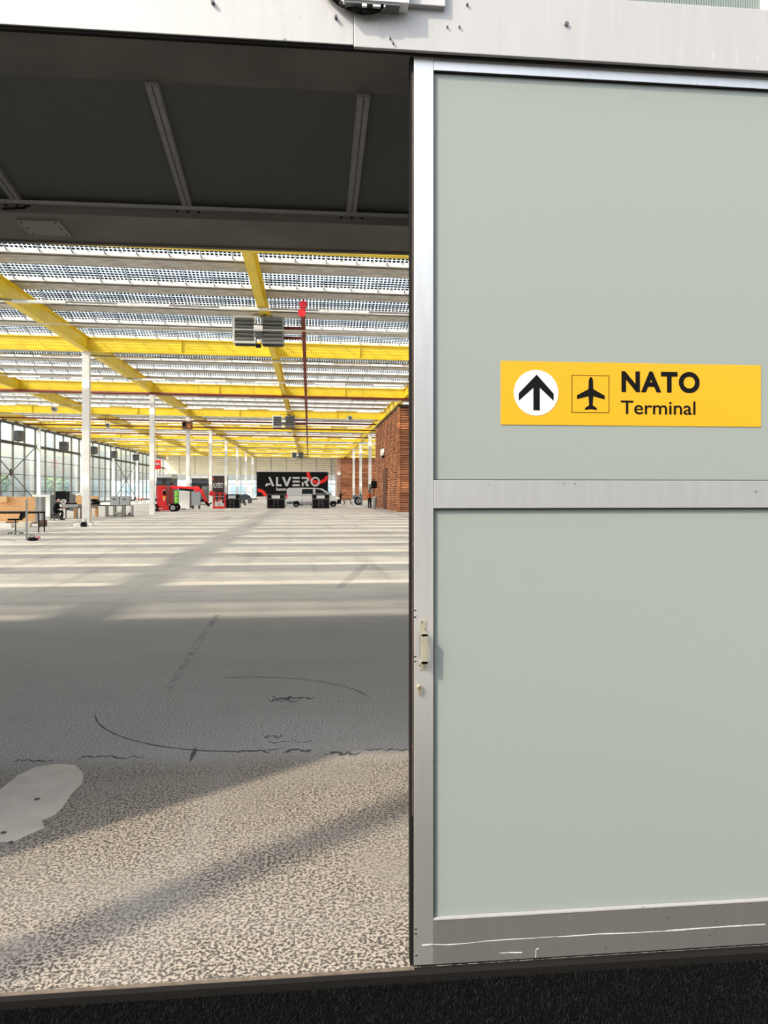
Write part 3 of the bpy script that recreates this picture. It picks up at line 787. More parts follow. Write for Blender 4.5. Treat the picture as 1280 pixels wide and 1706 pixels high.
for k in range(16):
    for z in (1.2,):
        b = MB(); b.span((-.05, -56+8*k, z), (.06, -50+8*k, z+1.6)); b.build('window', mat('office_window', (.25, .36, .45), .2), t)
t = thing('building', 'pale low building behind the far end of the hall', 'building', (-10, 215, -.05))
b = MB(); b.span((-45, 0, 0), (40, 8, 5)); b.build('wall', mat('blue_grey_facade', (.45, .52, .58), .7), t)
for k in range(14):
    b = MB(); b.span((-42+6*k, -.06, 1.0), (-38+6*k, .05, 3.4)); b.build('window', mat('office_window', (.25, .36, .45), .2), t)
b = MB(); b.span((-31.5, 166.5, -.3), (60, 240, -.05)); struct(b.build('terrain_rear', PAVE))
t = thing('building', 'long grey building added out of view facing the doorway to cut its sky light', 'building', (2, -16, -.05))  # unseen block added to cut sky light on the facade
b = MB(); b.span((-14, -10, 0), (30, 0, 7.5)); b.build('wall', mat('blocker_grey', (.24, .22, .20), .8, 0, 2, .15), t)
for k in range(7):
    for z in (1.2, 4.6):
        b = MB(); b.span((-12+6*k, -.04, z), (-9+6*k, .06, z+1.9)); b.build('window', mat('office_window', (.25, .36, .45), .2), t)
# the post outside whose shadow crosses the floor
t = thing('lamp_post', 'square steel lamp post standing on the paving outside the doorway', 'lamp post', (-3.25, 1.0, -.05))
b = MB(); b.box((0, 0, 2.6), (.17, .17, 5.2)); b.build('post', GREYD, t, bevel=.01)
b = MB(); b.box((0, 0, .02), (.4, .4, .04)); b.build('base_plate', GREYD, t)
b = MB(); b.box((0, -.35, 5.22), (.2, .9, .08)); b.build('lamp_head', GREYD, t, bevel=.01)
# ================================================================== OVERHEAD SERVICES
# ---- strip-light tracks
lampm = MB(); lampm.box((0, 0, 0), (1.95, .17, .09)); lampme = lampm.mesh('lamp_cover', WHT, .01)
TRY = [29.4, 41.0, 49.0, 57.2, 65.4, 73.6, 81.8, 90.0, 98.2, 106.4, 114.6, 122.8, 131.0, 139.2, 147.4, 155.6]
for k, y in enumerate(TRY):
    zt_ = 8.67
    xe_ = 6.9 if 59 < y < 82 else (5.6 if y > 149 else HX1-.4)
    t = thing('light_track', '%s strip-light track across the hall, counted from the doorway' % ORD[k], 'ceiling light', (0, y, 0), 0, 'strip-light tracks')
    b = MB(); b.span((HX0+.6, -.05, zt_), (xe_, .05, zt_+.06)); b.fall().build('trunking', mat('trunking_grey', (.30, .295, .285), .5, .2), t)
    x = HX0+1+(.9 if k % 2 else 0)
    while x < xe_-2.0:
        o = link('lamp_cover', lampme, t, (x+1, -.01, zt_-.02-.01*x)); x += 3.82
    b = MB(); x = HX0+2
    while x < xe_: b.bar((x, 0, zt_+.05-.01*x), (x, 0, ZR-.01*x), .012, .012); x += 3.82
    stuff(b.build('hanger', mat('trunking_grey', (.3, .3, .3)), t))
# ---- pale cable across the hall in front of the heaters
b = MB(); p0 = W(-60, 534, 28.3); p1 = W(700, 556, 28.3); q0 = p0+(p0-p1)*.8
pts = [q0.lerp(p1, i/16)+Vector((0, 0, -.04*math.sin(PI*i/16))) for i in range(17)]; b.tube(pts, .022, 6)
tag(b.build('tension_cable', WHT), 'thin pale cable stretched across the hall in front of the nearest heater pair', 'cable')
# ---- red sprinkler pipes
def pipe(name, pts, r, label, brackets=None):
    t = thing(name, label, 'pipe', (0, 0, 0), 0, 'dark red sprinkler pipes')
    b = MB(); b.tube(pts, r, 10); b.build('pipe_run', REDP, t)
    if brackets:
        b = MB()
        for q in brackets:
            b.cyl(q+Vector((0, 0, r)), q+Vector((0, 0, ZR-.01*q.x-q.z)), .012, n=6)
        stuff(b.build('hanger', GREYD, t))
    return t
xl = -.22
pl_ = pipe('sprinkler_pipe', [Vector((xl, 28.9, 8.44)), Vector((xl, 149, 8.44))], .085, 'long dark red pipe running lengthwise down mid hall from red valves', [Vector((xl, y, 8.44)) for y in [33+4.1*k for k in range(28)]])
b = MB()
for y in range(33, 120, 3): b.cyl((xl, y, 8.44), (xl, y+.12, 8.44), .105, n=10)
stuff(b.build('coupling', REDP, pl_))
b = MB(); b.cyl((xl, 28.85, 8.36), (xl, 28.85, 8.70), .085, n=12); b.build('riser', REDP, pl_)
for z, dx in ((8.72, 0), (8.42, -.05)):
    b = MB(); b.cyl((xl+dx, 28.62, z), (xl+dx, 28.9, z), .15, .13, 14); b.build('valve', REDV, pl_)
for k, (y, z) in enumerate(((55.8, 8.64), (77.0, 8.64), (84.5, 8.64), (95.5, 8.64))):
    xe_ = 6.9 if 59 < y < 82 else HX1-.3
    b = [Vector((x, y, z-.01*x)) for x in range(-28, int(xe_), 4)]
    pipe('cross_pipe', [Vector((HX0+.5, y, z-.01*HX0)), Vector((xe_, y, z-.01*xe_))], .09 if k == 0 else .075, '%s dark red pipe across the hall, counted from the doorway' % ORD[k], b)
# ---- heater pairs under the middle girder
def heater_pair(x, y, z, label):
    t = thing('heater_pair', label, 'heater', (x, y, z), 0, 'louvred heater pairs under the middle girder')
    for sgn, m0 in ((-1, RAILW), (1, GREYD)):
        cx_ = sgn*.56
        prof = [(-.42, .40), (-.30, .56), (.30, .56), (.42, .40), (.42, -.40), (.25, -.56), (-.25, -.56), (-.42, -.40)]
        b = MB(); b.prism([(a, c) for a, c in prof], lambda a, c, t_: Vector((cx_-.40+t_, a*.95, c)), .80); o = b.build('heater_body', BLACKP, t, bevel=.02)
        fm = RAILW if sgn < 0 else LOUV
        for dx in (-.42, .42):
            b = MB(); b.box((cx_+dx, -.43, 0), (.07, .07, 1.0)); b.build('frame_bar', fm, t)
            b = MB(); b.box((cx_+dx, .3, 0), (.05, .07, 1.0)); b.build('frame_bar', fm, t)
        for dz in (.50, -.50):
            b = MB(); b.box((cx_, -.36, dz), (.9, .2, .07)); b.build('frame_bar', fm, t)
        for j in range(6):
            z_ = .38-j*.155; b = MB(); b.box((0, 0, 0), (.77, .16, .022), Matrix.Rotation(math.radians(-38), 3, 'X')); b.build('louver', LOUV, o, loc=(cx_, -.47, z_))
    b = MB(); b.box((0, -.30, -.05), (.30, .5, .5)); b.build('motor_box', GREYD, t, bevel=.02)
    b = MB(); b.box((0, -.58, .02), (.36, .06, .22)); b.build('white_plate', WHT, t, bevel=.01)
    b = MB(); b.box((0, -.45, -.66), (.2, .2, .12)); b.build('drip_box', BLACK, t)
    b = MB()
    for dx in (-.2, .2): b.cyl((-1.85-x+dx*.4, 0, .3), (-1.85-x+dx*.4, 0, ZR-.76+.0185-z), .025, n=6)
    b.build('hanger_rods', GREYD, t)
    b = MB(); b.tube([Vector((.96, 0, .18)), Vector((xl-x-.08, 0, .18))], .06, 8); b.tube([Vector((.96, 0, -.22)), Vector((xl-x-.08, 0, -.22))], .06, 8); b.build('supply_pipe', REDP, t)
    b = MB(); b.tube([Vector((-.35, -.1, .55)), Vector((-.2, -.2, .66)), Vector((.3, -.1, .70)), Vector((.7, -.1, .55))], .018, 6); b.build('cable', BLACK, t)
    return t
p = W(432, 553, 31.0); heater_pair(p.x, 31.0, p.z, 'nearest louvred heater pair hanging under the middle yellow girder')
p = W(473, 703, 70.0); h2 = heater_pair(p.x, 70.0, p.z, 'second louvred heater pair farther down the middle girder')
p = W(496, 759, 130.0); heater_pair(p.x, 130.0, p.z, 'small farthest louvred heater pair above the black trailer')
# ---- heater box at third left column, wall heaters, speaker domes
p = W(313, 709, 72.6); t = thing('column_heater', 'brown box heater on top of the third white column of the left row', 'heater', (p.x, 72.35, p.z))
b = MB(); b.box((0, 0, 0), (.9, .5, .75)); b.build('body', mat('rust_brown', (.22, .10, .05), .6, 0, 3, .3), t, bevel=.03)
b = MB(); b.box((-.25, -.27, .1), (.3, .06, .4)); b.build('fan_grille', BLACKP, t); b = MB(); b.box((.2, -.28, -.1), (.35, .06, .4)); b.build('orange_cover', mat('orange_metal', (.6, .22, .05), .5), t)
for k, (u, v, Y) in enumerate(((54, 726, 82.5), (121, 743, 97), (168, 750, 110), (199, 757, 121), (231, 762, 136))):
    p = W(u, v, Y); t = thing('wall_heater', '%s dark box heater hung inside the glazed wall, counted from the doorway' % ORD[k], 'heater', (XL+.75, Y, p.z), 0, 'dark box heaters along the glazed wall')
    b = MB(); b.box((0, 0, 0), (.9, 1.1, 1.0)); b.build('body', GREYD, t, bevel=.04)
    for j in range(5):
        b = MB(); b.box((.0, -.57, .36-j*.18), (.78, .05, .06)); b.build('louver', BLACK, t)
    b = MB(); b.bar((-.45, -.4, -.55), (.45, -.4, -.55), .06, .06); b.bar((-.5, .4, -.55), (.45, .4, -.55), .06, .06); b.bar((-.5, -.4, -.9), (.4, -.4, -.55), .05, .05); b.build('bracket', DARKST, t)
for k, (u, v, Y) in enumerate(((91, 682, 63.8), (180, 709, 76.9), (583, 697, 70.4))):
    p = W(u, v, Y); t = thing('speaker_dome', ['white round loudspeaker hung over the glazed wall side', 'small white round loudspeaker hung above the second white column', 'small white round loudspeaker hung between mid hall and the timber room'][k], 'loudspeaker', p, 0, 'white round loudspeakers hung from the roof')
    b = MB(); b.ball((0, 0, 0), .26); b.build('dome', WHTD, t); b = MB(); b.cyl((0, -.22, 0), (0, -.28, 0), .17, n=14); b.build('grille', GREYD, t)
    b = MB(); b.cyl((-.25, 0, .0), (-.25, 0, ZR+.05-.01*p.x-p.z), .02, n=6); b.bar((-.25, 0, 0), (0, 0, 0), .04, .04); b.build('drop_rod', GREYD, t)
p = W(262, 774, 119.5); t = thing('red_sign', 'small red and white sign beside the second white column', 'sign', (p.x, 119.5, p.z))
b = MB(); b.box((0, 0, 0), (1.1, .06, 1.4)); b.build('board', SIGNR, t); b = MB(); b.box((0, -.04, .1), (.7, .03, .3)); b.build('white_mark', SIGNW, t); b = MB(); b.cyl((0, .03, .5), (0, .03, ZR+.05-.01*p.x-p.z), .03, n=6); b.build('drop_rod', GREYD, t)

# ================================================================== TIMBER ROOMS
def timber_face(b, x0, x1, y0, y1, z1, nrm, pitch=.19):
    n = int(z1/pitch)
    for i in range(n):
        z = (i+.5)*pitch+random.uniform(-.008, .008); pr0 = random.uniform(-.01, .01)
        if nrm == 'y': b.box(((x0+x1)/2, y0-.03+pr0, z), (x1-x0, .06, pitch*.72), Matrix.Rotation(-.25, 3, 'X'))
        else: b.box((x0-.03+pr0, (y0+y1)/2, z), (.06, y1-y0, pitch*.72), Matrix.Rotation(.25, 3, 'Y'))
# near room
Yc = 60.0; pc = W(665, 853, Yc); xc0 = pc.x; Yf = 81.0; Hn = 8.45
t = thing('timber_room', 'reddish slatted timber room with a brown door on the right side of the hall', 'room', (xc0, Yc, 0))
b = MB(); b.span((.02, .02, 0), (HX1-xc0-.1, Yf-Yc, Hn)); b.build('core', mat('dark_timber_core', (.10, .035, .018), .8), t)
b = MB(); timber_face(b, 0, HX1-xc0-.2, 0, 0, Hn, 'y'); stuff(b.build('front_slats', TIMBER, t))
b = MB(); timber_face(b, 0, 0, .02, Yf-Yc, Hn, 'x'); stuff(b.build('side_slats', TIMBER, t))
b = MB()
for k in range(8): b.box((-.06, 2.6*k+.6, Hn/2), (.07, .09, Hn))
b.build('batten', TIMBER, t)
b = MB(); b.box((-.02, -.02, Hn/2), (.2, .2, Hn)); b.build('corner_post', TIMBER, t)
b = MB(); b.span((-.1, -.1, Hn), (HX1-xc0-.2, Yf-Yc, Hn+.1)); b.build('top_trim', DARKST, t)
dy0 = 0; dm = [W(u, 820, 70) for u in (640, 646)]
def side_y(u):      # Y on the plane x = xc0 seen at column u
    r = ray(u, 820); return xc0/r.x*r.y
ya, yb_ = side_y(646), side_y(640)
zd = W(643, 781, (ya+yb_)/2).z
b = MB(); b.span((-.12, ya-Yc, .02), (.0, yb_-Yc, zd)); dr = b.build('door', mat('door_brown', (.11, .028, .008), .5, 0, 2, .2), t)
b = MB(); b.box((-.15, ya-Yc+.25, 1.05), (.06, .16, .05)); b.build('handle', GREY, dr)
ya2, yb2 = side_y(646.5), side_y(635.5); zz = W(641, 754, (ya2+yb2)/2).z
b = MB(); b.box((-.22, (ya2+yb2)/2-Yc, zz), (.2, 2.0, .62)); lb = b.build('white_box', WHT, t, bevel=.03)
b = MB(); b.box((-.2, (ya2+yb2)/2-Yc-.5, zz-.42), (.16, .7, .2)); b.build('black_bracket', BLACK, lb)
# far room
Yr = 150.0; xr0 = W(568, 832, Yr).x; Hr = min(W(600, 758, Yr).z, 8.5)
t = thing('timber_room', 'distant dark red timber room behind the three right-hand white columns', 'room', (xr0, Yr, 0))
b = MB(); b.span((0, 0, 0), (HX1-xr0-.1, 12, Hr)); b.build('core', mat('dark_timber_core', (.1, .03, .02)), t)
b = MB(); timber_face(b, 0, HX1-xr0-.2, 0, 0, Hr, 'y', .3); stuff(b.build('front_slats', TIMBER, t))
b = MB(); b.span((-.7, .1, 0), (-.01, 12, Hr)); b.build('side_panel', mat('pale_brown_panel', (.40, .24, .17), .6, 0, 1, .1), t)
p = W(564, 789, Yr); b = MB(); b.cyl((-.35, .1, p.z), (-.35, -.25, p.z), .42, .34, 14); b.build('wall_lamp', WHT, t)

# ================================================================== VEHICLES AND MACHINES
def wheel(name, parent, c, r, wd, axis='y', hub=GREY, n=20):
    c = Vector(c); a = Vector((0, wd/2, 0)) if axis == 'y' else Vector((wd/2, 0, 0))
    b = MB(); b.cyl(c-a, c+a, r, n=n); o = b.build(name, BLACKRUB, parent, bevel=r*.08)
    b = MB(); b.cyl(c-a*1.06, c+a*1.06, r*.58, n=n); b.build('hub', hub, o)
    b = MB(); b.cyl(c-a*1.1, c+a*1.1, r*.2, n=10); b.build('hub_cap', GREYD, o)
    return o
# ---- black trailer with lettering
YT = 91.0
pa, pb2 = W(428, 820, YT), W(546.5, 820, YT); zt1_ = W(487, 786, YT).z; zb1_ = 1.05
LT = pb2.x-pa.x; HTt = zt1_-zb1_
t = thing('box_trailer', 'large black box trailer with white lettering and red swooshes behind the silver van', 'trailer', (pa.x, YT, 0))
b = MB(); b.span((0, 0, zb1_), (LT, 2.5, zt1_)); b.build('box_body', BLACKP, t, bevel=.04)
b = MB(); b.span((-.02, -.03, zt1_-.02), (LT+.02, 2.53, zt1_+.07)); b.span((-.02, -.03, zb1_-.08), (LT+.02, .05, zb1_+.02)); b.build('edge_rail', WHTD, t)
b = MB()
for x in (0.0, LT):
    b.box((x, 0, zt1_-.14), (.16, .12, .2)); b.box((x, 0, zb1_+.08), (.16, .12, .2)); b.box((x, -.02, (zb1_+zt1_)/2), (.05, .06, HTt))
b.build('corner_casting', GREYD, t)
b = MB(); b.span((.1, .4, .72), (LT-.1, .55, .98)); b.span((.1, 1.95, .72), (LT-.1, 2.1, .98)); b.span((.1, .45, .8), (.3, 2.05, .95)); b.build('chassis', DARKST, t)
for x in (LT*.62, LT*.78):
    for y in (.25, 2.25): wheel('wheel', t, (x, y, .48), .48, .3, 'y')
b = MB(); b.bar((.1, .6, .8), (-2.0, 1.25, .72), .12, .14); b.bar((.1, 1.9, .8), (-2.0, 1.25, .72), .12, .14); b.cyl((-2.0, 1.25, .72), (-2.35, 1.25, .72), .09, n=8); b.build('drawbar', DARKST, t)
b = MB(); b.box((-1.5, 1.25, .45), (.14, .14, .7)); b.cyl((-1.5, 1.1, .16), (-1.5, 1.4, .16), .16, n=12); b.build('jockey_wheel', GREYD, t)
b = MB(); b.box((.65, .02, .88), (1.1, .08, .34)); b.build('tail_board', WHTD, t); b = MB()
for x in (.25, .65, 1.05): b.box((x, -.04, .88), (.12, .04, .14))
b.build('tail_lamp', TAIL, t)
# lettering built from strokes; units are pixels of the panel
def TX(px, py): return ((px-203)/(1040-203)*LT, zt1_-(py-185)/(470-185)*HTt*.97)
def tf(a, c, t_): x, z = TX(a, c); return Vector((x, -.012-t_, z))
lw = MB()
def poly_t(pl): lw.prism(pl, tf, .012)
poly_t([(338, 246), (362, 246), (408, 354), (380, 354)])
poly_t([(298, 354), (314, 322), (362, 322), (362, 342), (332, 342), (326, 354)])
poly_t([(428, 246), (452, 246), (452, 332), (494, 332), (494, 354), (428, 354)])
poly_t([(497, 246), (526, 246), (554, 318), (582, 246), (610, 246), (566, 354), (541, 354)])
for y0_ in (246, 289, 332): poly_t([(622, y0_), (706, y0_), (706, y0_+22), (622, y0_+22)])
poly_t([(728, 246), (790, 246), (812, 258), (818, 276), (812, 296), (792, 310), (818, 354), (788, 354), (760, 308), (760, 292), (786, 290), (792, 278), (784, 268), (728, 268)])
poly_t([(732, 300), (752, 312), (752, 354), (732, 354)])
lw.build('lettering', SIGNW, t)
cxr, czr = TX(890, 300); ex = LT/837; ez = HTt*.97/285
b = MB(); b.ring((cxr, -.013, czr), 57, 37, (ex, 0, 0), (0, 0, ez), (0, -1, 0), .012, 32); b.build('lettering', SIGNW, t)
b = MB(); cq, cz2 = TX(925, 190); b.ring((cq, -.004, cz2), 140, 100, (ex, 0, 0), (0, 0, ez), (0, -1, 0), .010, 30, PI*1.0, PI*1.87); b.build('red_swoosh', SIGNR, t)
b = MB(); cq, cz2 = TX(222, 485); b.ring((cq, -.004, cz2), 100, 64, (ex, 0, 0), (0, 0, ez), (0, -1, 0), .010, 16, PI*.06, PI*.53); b.build('red_swoosh', SIGNR, t)
me = text_mesh('kanto', ez*38, ex*118, .02, .002); me.materials.append(SIGNW); x_, z_ = TX(432, 408); link('small_lettering', me, t, (x_, -.018, z_))

# ---- silver van
YV = 80.5
v0, v1 = W(476.5, 820, YV), W(568, 820, YV); LV = v1.x-v0.x; HV = 2.08
t = thing('van', 'silver van with dark side windows parked in front of the black trailer', 'van', (v0.x, YV, 0))
def vp(a, c): return (a*LV, c*HV)
side = [vp(.0, .26), vp(.004, .52), (vp(.02, .93)), vp(.05, .99), vp(.30, 1.0), vp(.55, .99), vp(.66, .955), vp(.75, .80), vp(.83, .62), vp(.93, .54), vp(.985, .44), vp(1.0, .26), vp(.97, .17)]
arch = []
for cxw in (.865, .185):
    for k in range(9):
        a = PI*k/8; arch.append(((cxw+.068*math.cos(a))*LV, .15*HV+.068*LV*math.sin(a)))
outline = side+[vp(.935, .14)]+arch[:9]+[vp(.79, .14), vp(.26, .14)]+arch[9:]+[vp(.11, .14), vp(.01, .17)]
b = MB(); b.prism(outline, lambda a, c, t_: Vector((a, .04+t_, c)), 1.84); b.build('body', SILVER, t, bevel=.03)
b = MB(); b.span((.13*LV, .06, .13*HV), (.92*LV, 1.86, .15*HV+.3)); b.build('underbody', BLACK, t)
def win(pl, name, m=CARGLASS): b = MB(); b.prism([vp(*q) for q in pl], lambda a, c, t_: Vector((a, .024+t_, c)), .03); return b.build(name, m, t)
win([(.285, .68), (.295, .93), (.49, .93), (.49, .68)], 'side_window')
win([(.535, .70), (.535, .93), (.63, .91), (.725, .72), (.71, .69)], 'front_window')
b = MB(); b.prism([vp(.672, .955), vp(.76, .80), vp(.842, .625), vp(.82, .61), vp(.74, .79), vp(.655, .94)], lambda a, c, t_: Vector((a+.02, .16+t_, c+.01)), 1.6); b.build('windscreen', CARGLASS, t)
win([(.015, .165), (.015, .28), (.125, .28), (.115, .165)], 'rear_bumper', GREYD); win([(.925, .15), (.94, .40), (1.003, .40), (1.003, .2)], 'front_bumper', BLACKP)
win([(.265, .2), (.265, .235), (.785, .235), (.785, .2)], 'sill_moulding', GREYD)
win([(.0, .45), (.004, .70), (.024, .70), (.024, .45)], 'tail_lamp', TAIL); win([(.915, .47), (.93, .535), (.985, .46), (.97, .43)], 'head_lamp', WHT)
b = MB(); b.span((.29*LV, .028, .25*HV), (.296*LV, .045, .66*HV)); b.span((.525*LV, .028, .25*HV), (.531*LV, .045, .66*HV)); b.span((.05*LV, .03, .60*HV), (.5*LV, .045, .61*HV)); b.build('door_seam', GREYD, t)
b = MB(); b.box((.36*LV, .02, .58*HV), (.16, .04, .05)); b.box((.56*LV, .02, .58*HV), (.16, .04, .05)); b.build('door_handle', GREY, t)
b = MB(); b.box((.715*LV, -.1, .68*HV), (.14, .2, .2)); b.build('wing_mirror', BLACKP, t, bevel=.03)
for x in (.185, .865):
    for y in (.18, 1.72): wheel('wheel', t, (x*LV, y, .33), .33, .22, 'y', GREY)

# ---- black counters
def counter(u0, u1, label, v=846.7):
    g = G((u0+u1)/2, v); s = mpp(g); wd = (u1-u0)*s; h = 1.40
    t = thing('bar_counter', label, 'counter', (g.x, g.y, 0), 0, 'black counters across the hall')
    b = MB(); b.span((-wd/2, 0, 0), (wd/2, .75, h-.06)); b.build('body', BLACK, t, bevel=.01)
    b = MB(); b.span((-wd/2-.04, -.05, h-.06), (wd/2+.04, .8, h)); b.build('top', GREYD, t)
    b = MB(); b.span((-wd/2, -.03, 0), (-wd/2+.07, 0, h-.06)); b.span((wd/2-.07, -.03, 0), (wd/2, 0, h-.06)); b.span((-wd/2+.07, -.03, .9), (wd/2-.07, 0, .96)); b.build('frame', mat('green_grey_frame', (.10, .115, .10), .5), t)
    b = MB(); b.span((-wd*.24, -.04, .98), (wd*.22, -.005, 1.28)); b.build('white_panel', SIGNW, t)
    for x in (-wd*.13, wd*.12):
        b = MB(); b.span((x-.02, -.035, .0), (x+.02, 0, .9)); b.build('post', GREYD, t)
    b = MB()
    for z in (.25, .5, .72): b.span((-wd*.12, -.025, z), (wd*.11, 0, z+.03))
    b.build('rungs', GREYD, t)
counter(373.5, 400, 'black counter with a white panel beside the red lift basket')
counter(445, 475, 'black counter with a white panel left of the silver van', 847)
counter(520, 549.5, 'black counter with a white panel in front of the silver van door', 847)

# ---- red boom lift
g = G(281, 852.5); s = mpp(g)
t = thing('boom_lift', 'red articulated boom lift with its basket lowered beside a lime green cylinder', 'boom lift', (g.x, g.y, 0))
def LX(u): return (u-281)*s
def LZ(v): return (852.5-v)*s
b = MB(); b.prism([(LX(262), LZ(846)), (LX(261), LZ(812)), (LX(264), LZ(808.5)), (LX(276), LZ(809)), (LX(278), LZ(846))], lambda a, c, q: Vector((a, q, c)), 1.3); b.build('counterweight', RED, t, bevel=.06)
b = MB(); b.prism([(LX(280), LZ(840)), (LX(280.5), LZ(810)), (LX(285.5), LZ(813)), (LX(285.5), LZ(840))], lambda a, c, q: Vector((a, .25+q, c)), .9); b.build('turret', mat('deep_red', (.32, .008, .008), .4), t, bevel=.05)
b = MB(); b.span((LX(262), -.05, LZ(850.5)), (LX(290), 1.4, LZ(842))); b.build('chassis', RED, t, bevel=.05)
b = MB(); b.span((LX(264), -.08, LZ(848)), (LX(272), -.05, LZ(846.7))); b.build('white_label', SIGNW, t)
b = MB(); b.span((LX(272), -.03, LZ(824.5)), (LX(276.5), .0, LZ(818))); b.build('control_panel', BLACK, t)
b = MB(); b.span((LX(271.5), -.03, LZ(830.5)), (LX(276.5), .0, LZ(827))); b.build('amber_sticker', AMBER, t)
b = MB(); b.span((LX(272.5), -.03, LZ(834)), (LX(275), .0, LZ(831))); b.build('white_sticker', SIGNW, t)
b = MB(); b.span((LX(272), -.03, LZ(817.5)), (LX(275.5), .0, LZ(816))); b.build('white_sticker', SIGNW, t)
for x in (LX(288.5), LX(258)):
    for y in (-.05, 1.45): wheel('wheel', t, (x, y, .33), .33, .3, 'y', GREY)
b = MB(); b.bar((LX(281), .7, LZ(811.5)), (LX(323), .7, LZ(814)), .22, .26); b.build('upper_boom', RED, t, bevel=.02)
b = MB(); b.bar((LX(296), .57, LZ(815)), (LX(320), .57, LZ(817)), .14, .18); b.build('boom_cylinder', BLACKP, t)
b = MB(); b.cyl((LX(325.5), .5, LZ(814.5)), (LX(325.5), .95, LZ(814.5)), .26, n=16); b.build('elbow', REDV, t)
b = MB(); b.bar((LX(326), .6, LZ(812)), (LX(333.5), .6, LZ(813.5)), .16, .34); b.build('elbow_link', BLACKP, t)
b = MB(); b.bar((LX(332), .6, LZ(815)), (LX(343), .6, LZ(840)), .2, .24); b.build('lower_boom', RED, t, bevel=.02)
b = MB(); b.bar((LX(340), .6, LZ(836)), (LX(346), .6, LZ(843.5)), .24, .2); b.bar((LX(343), .6, LZ(842)), (LX(350), .6, LZ(838)), .12, .12); b.build('jib', BLACKP, t)
b = MB(); b.box((LX(350.5), .5, LZ(822)), (.34, .5, .4), Matrix.Rotation(.5, 3, 'Y')); b.build('controls_cover', RED, t, bevel=.04)
bk = MB(); xa, xb_ = LX(353.5), LX(372.5); za, zb_ = LZ(846.5), LZ(821.5)
for y in (.1, .9):
    for x0_, x1_ in ((xa, xa+.12), (xb_, xb_)): bk.bar((x0_, y, za), (x1_, y, zb_), .06, .06)
    bk.bar((xa+.12, y, zb_), (xb_, y, zb_), .06, .06); bk.bar((xa, y, za), (xb_, y, za), .07, .1); bk.bar((xa+.06, y, (za+zb_)/2), (xb_, y, (za+zb_)/2), .05, .05); bk.bar(((xa+xb_)/2, y, za), ((xa+xb_)/2+.05, y, zb_), .05, .05)
for x in (xa+.06, xb_): bk.bar((x, .1, zb_), (x, .9, zb_), .06, .06); bk.bar((x, .1, (za+zb_)/2), (x, .9, (za+zb_)/2), .05, .05)
bk.span((xa, .1, za-.02), (xb_, .9, za+.12))
bk.build('basket', RED, t)
b = MB(); b.span((LX(356.5), .04, LZ(841)), (LX(362), .07, LZ(836))); b.span((LX(363.5), .04, LZ(841.5)), (LX(368), .07, LZ(836.5))); b.build('white_label', SIGNW, t)
# ---- lime green cylinder, white panel, grey cabinet
g = G(295, 850); s = mpp(g); t = thing('green_cylinder', 'lime green cylinder standing between the red lift and the white panel', 'container', (W(294.8, 840, g.y+1.6).x, g.y+1.6, 0))
b = MB(); b.cyl((0, 0, .0), (0, 0, 1.75), .2, n=16); b.build('body', LIME, t)
for z in (.55, 1.2):
    b = MB(); b.cyl((0, 0, z), (0, 0, z+.06), .205, n=16); b.build('band', GREYD, t)
b = MB(); b.cyl((0, 0, 1.75), (0, 0, 1.85), .16, .1, 16); b.build('cap', GREYD, t)
def cabinet(u0, u1, v0_, v1_, dep, label, m, name='cabinet', foot=.06, cat='cabinet', extra=None):
    g = G((u0+u1)/2, v1_); s = mpp(g); wd = (u1-u0)*s; h = (v1_-v0_)*s
    t = thing(name, label, cat, (g.x, g.y, 0))
    b = MB(); b.span((-wd/2, 0, foot), (wd/2, dep, h)); b.build('body', m, t, bevel=.01)
    b = MB(); b.span((-wd/2, -.015, foot+.02), (wd/2-.02, 0, h-.03)); b.build('front_panel', m, t, bevel=.004)
    if foot:
        b = MB(); b.span((-wd/2+.05, .05, 0), (-wd/2+.2, dep-.05, foot)); b.span((wd/2-.2, .05, 0), (wd/2-.05, dep-.05, foot)); b.build('foot', DARKST, t)
    return t, wd, h, s
t, wd, h, s = cabinet(298.5, 315.5, 817.5, 849.5, .5, 'tall white panel cabinet standing right of the lime green cylinder', WHTD)
b = MB(); b.span((-wd*.25, -.03, .03), (wd*.2, -.01, .12)); b.build('vent', BLACK, t)
t, wd, h, s = cabinet(319, 333.5, 818, 848, .5, 'grey square cabinet under the red boom arm', mat('blue_grey_cabinet', (.36, .39, .42), .45), foot=.35)
b = MB(); b.span((-wd/2-.14, .02, .1), (-wd/2-.005, .48, h)); b.build('dark_side', DARKST, t)
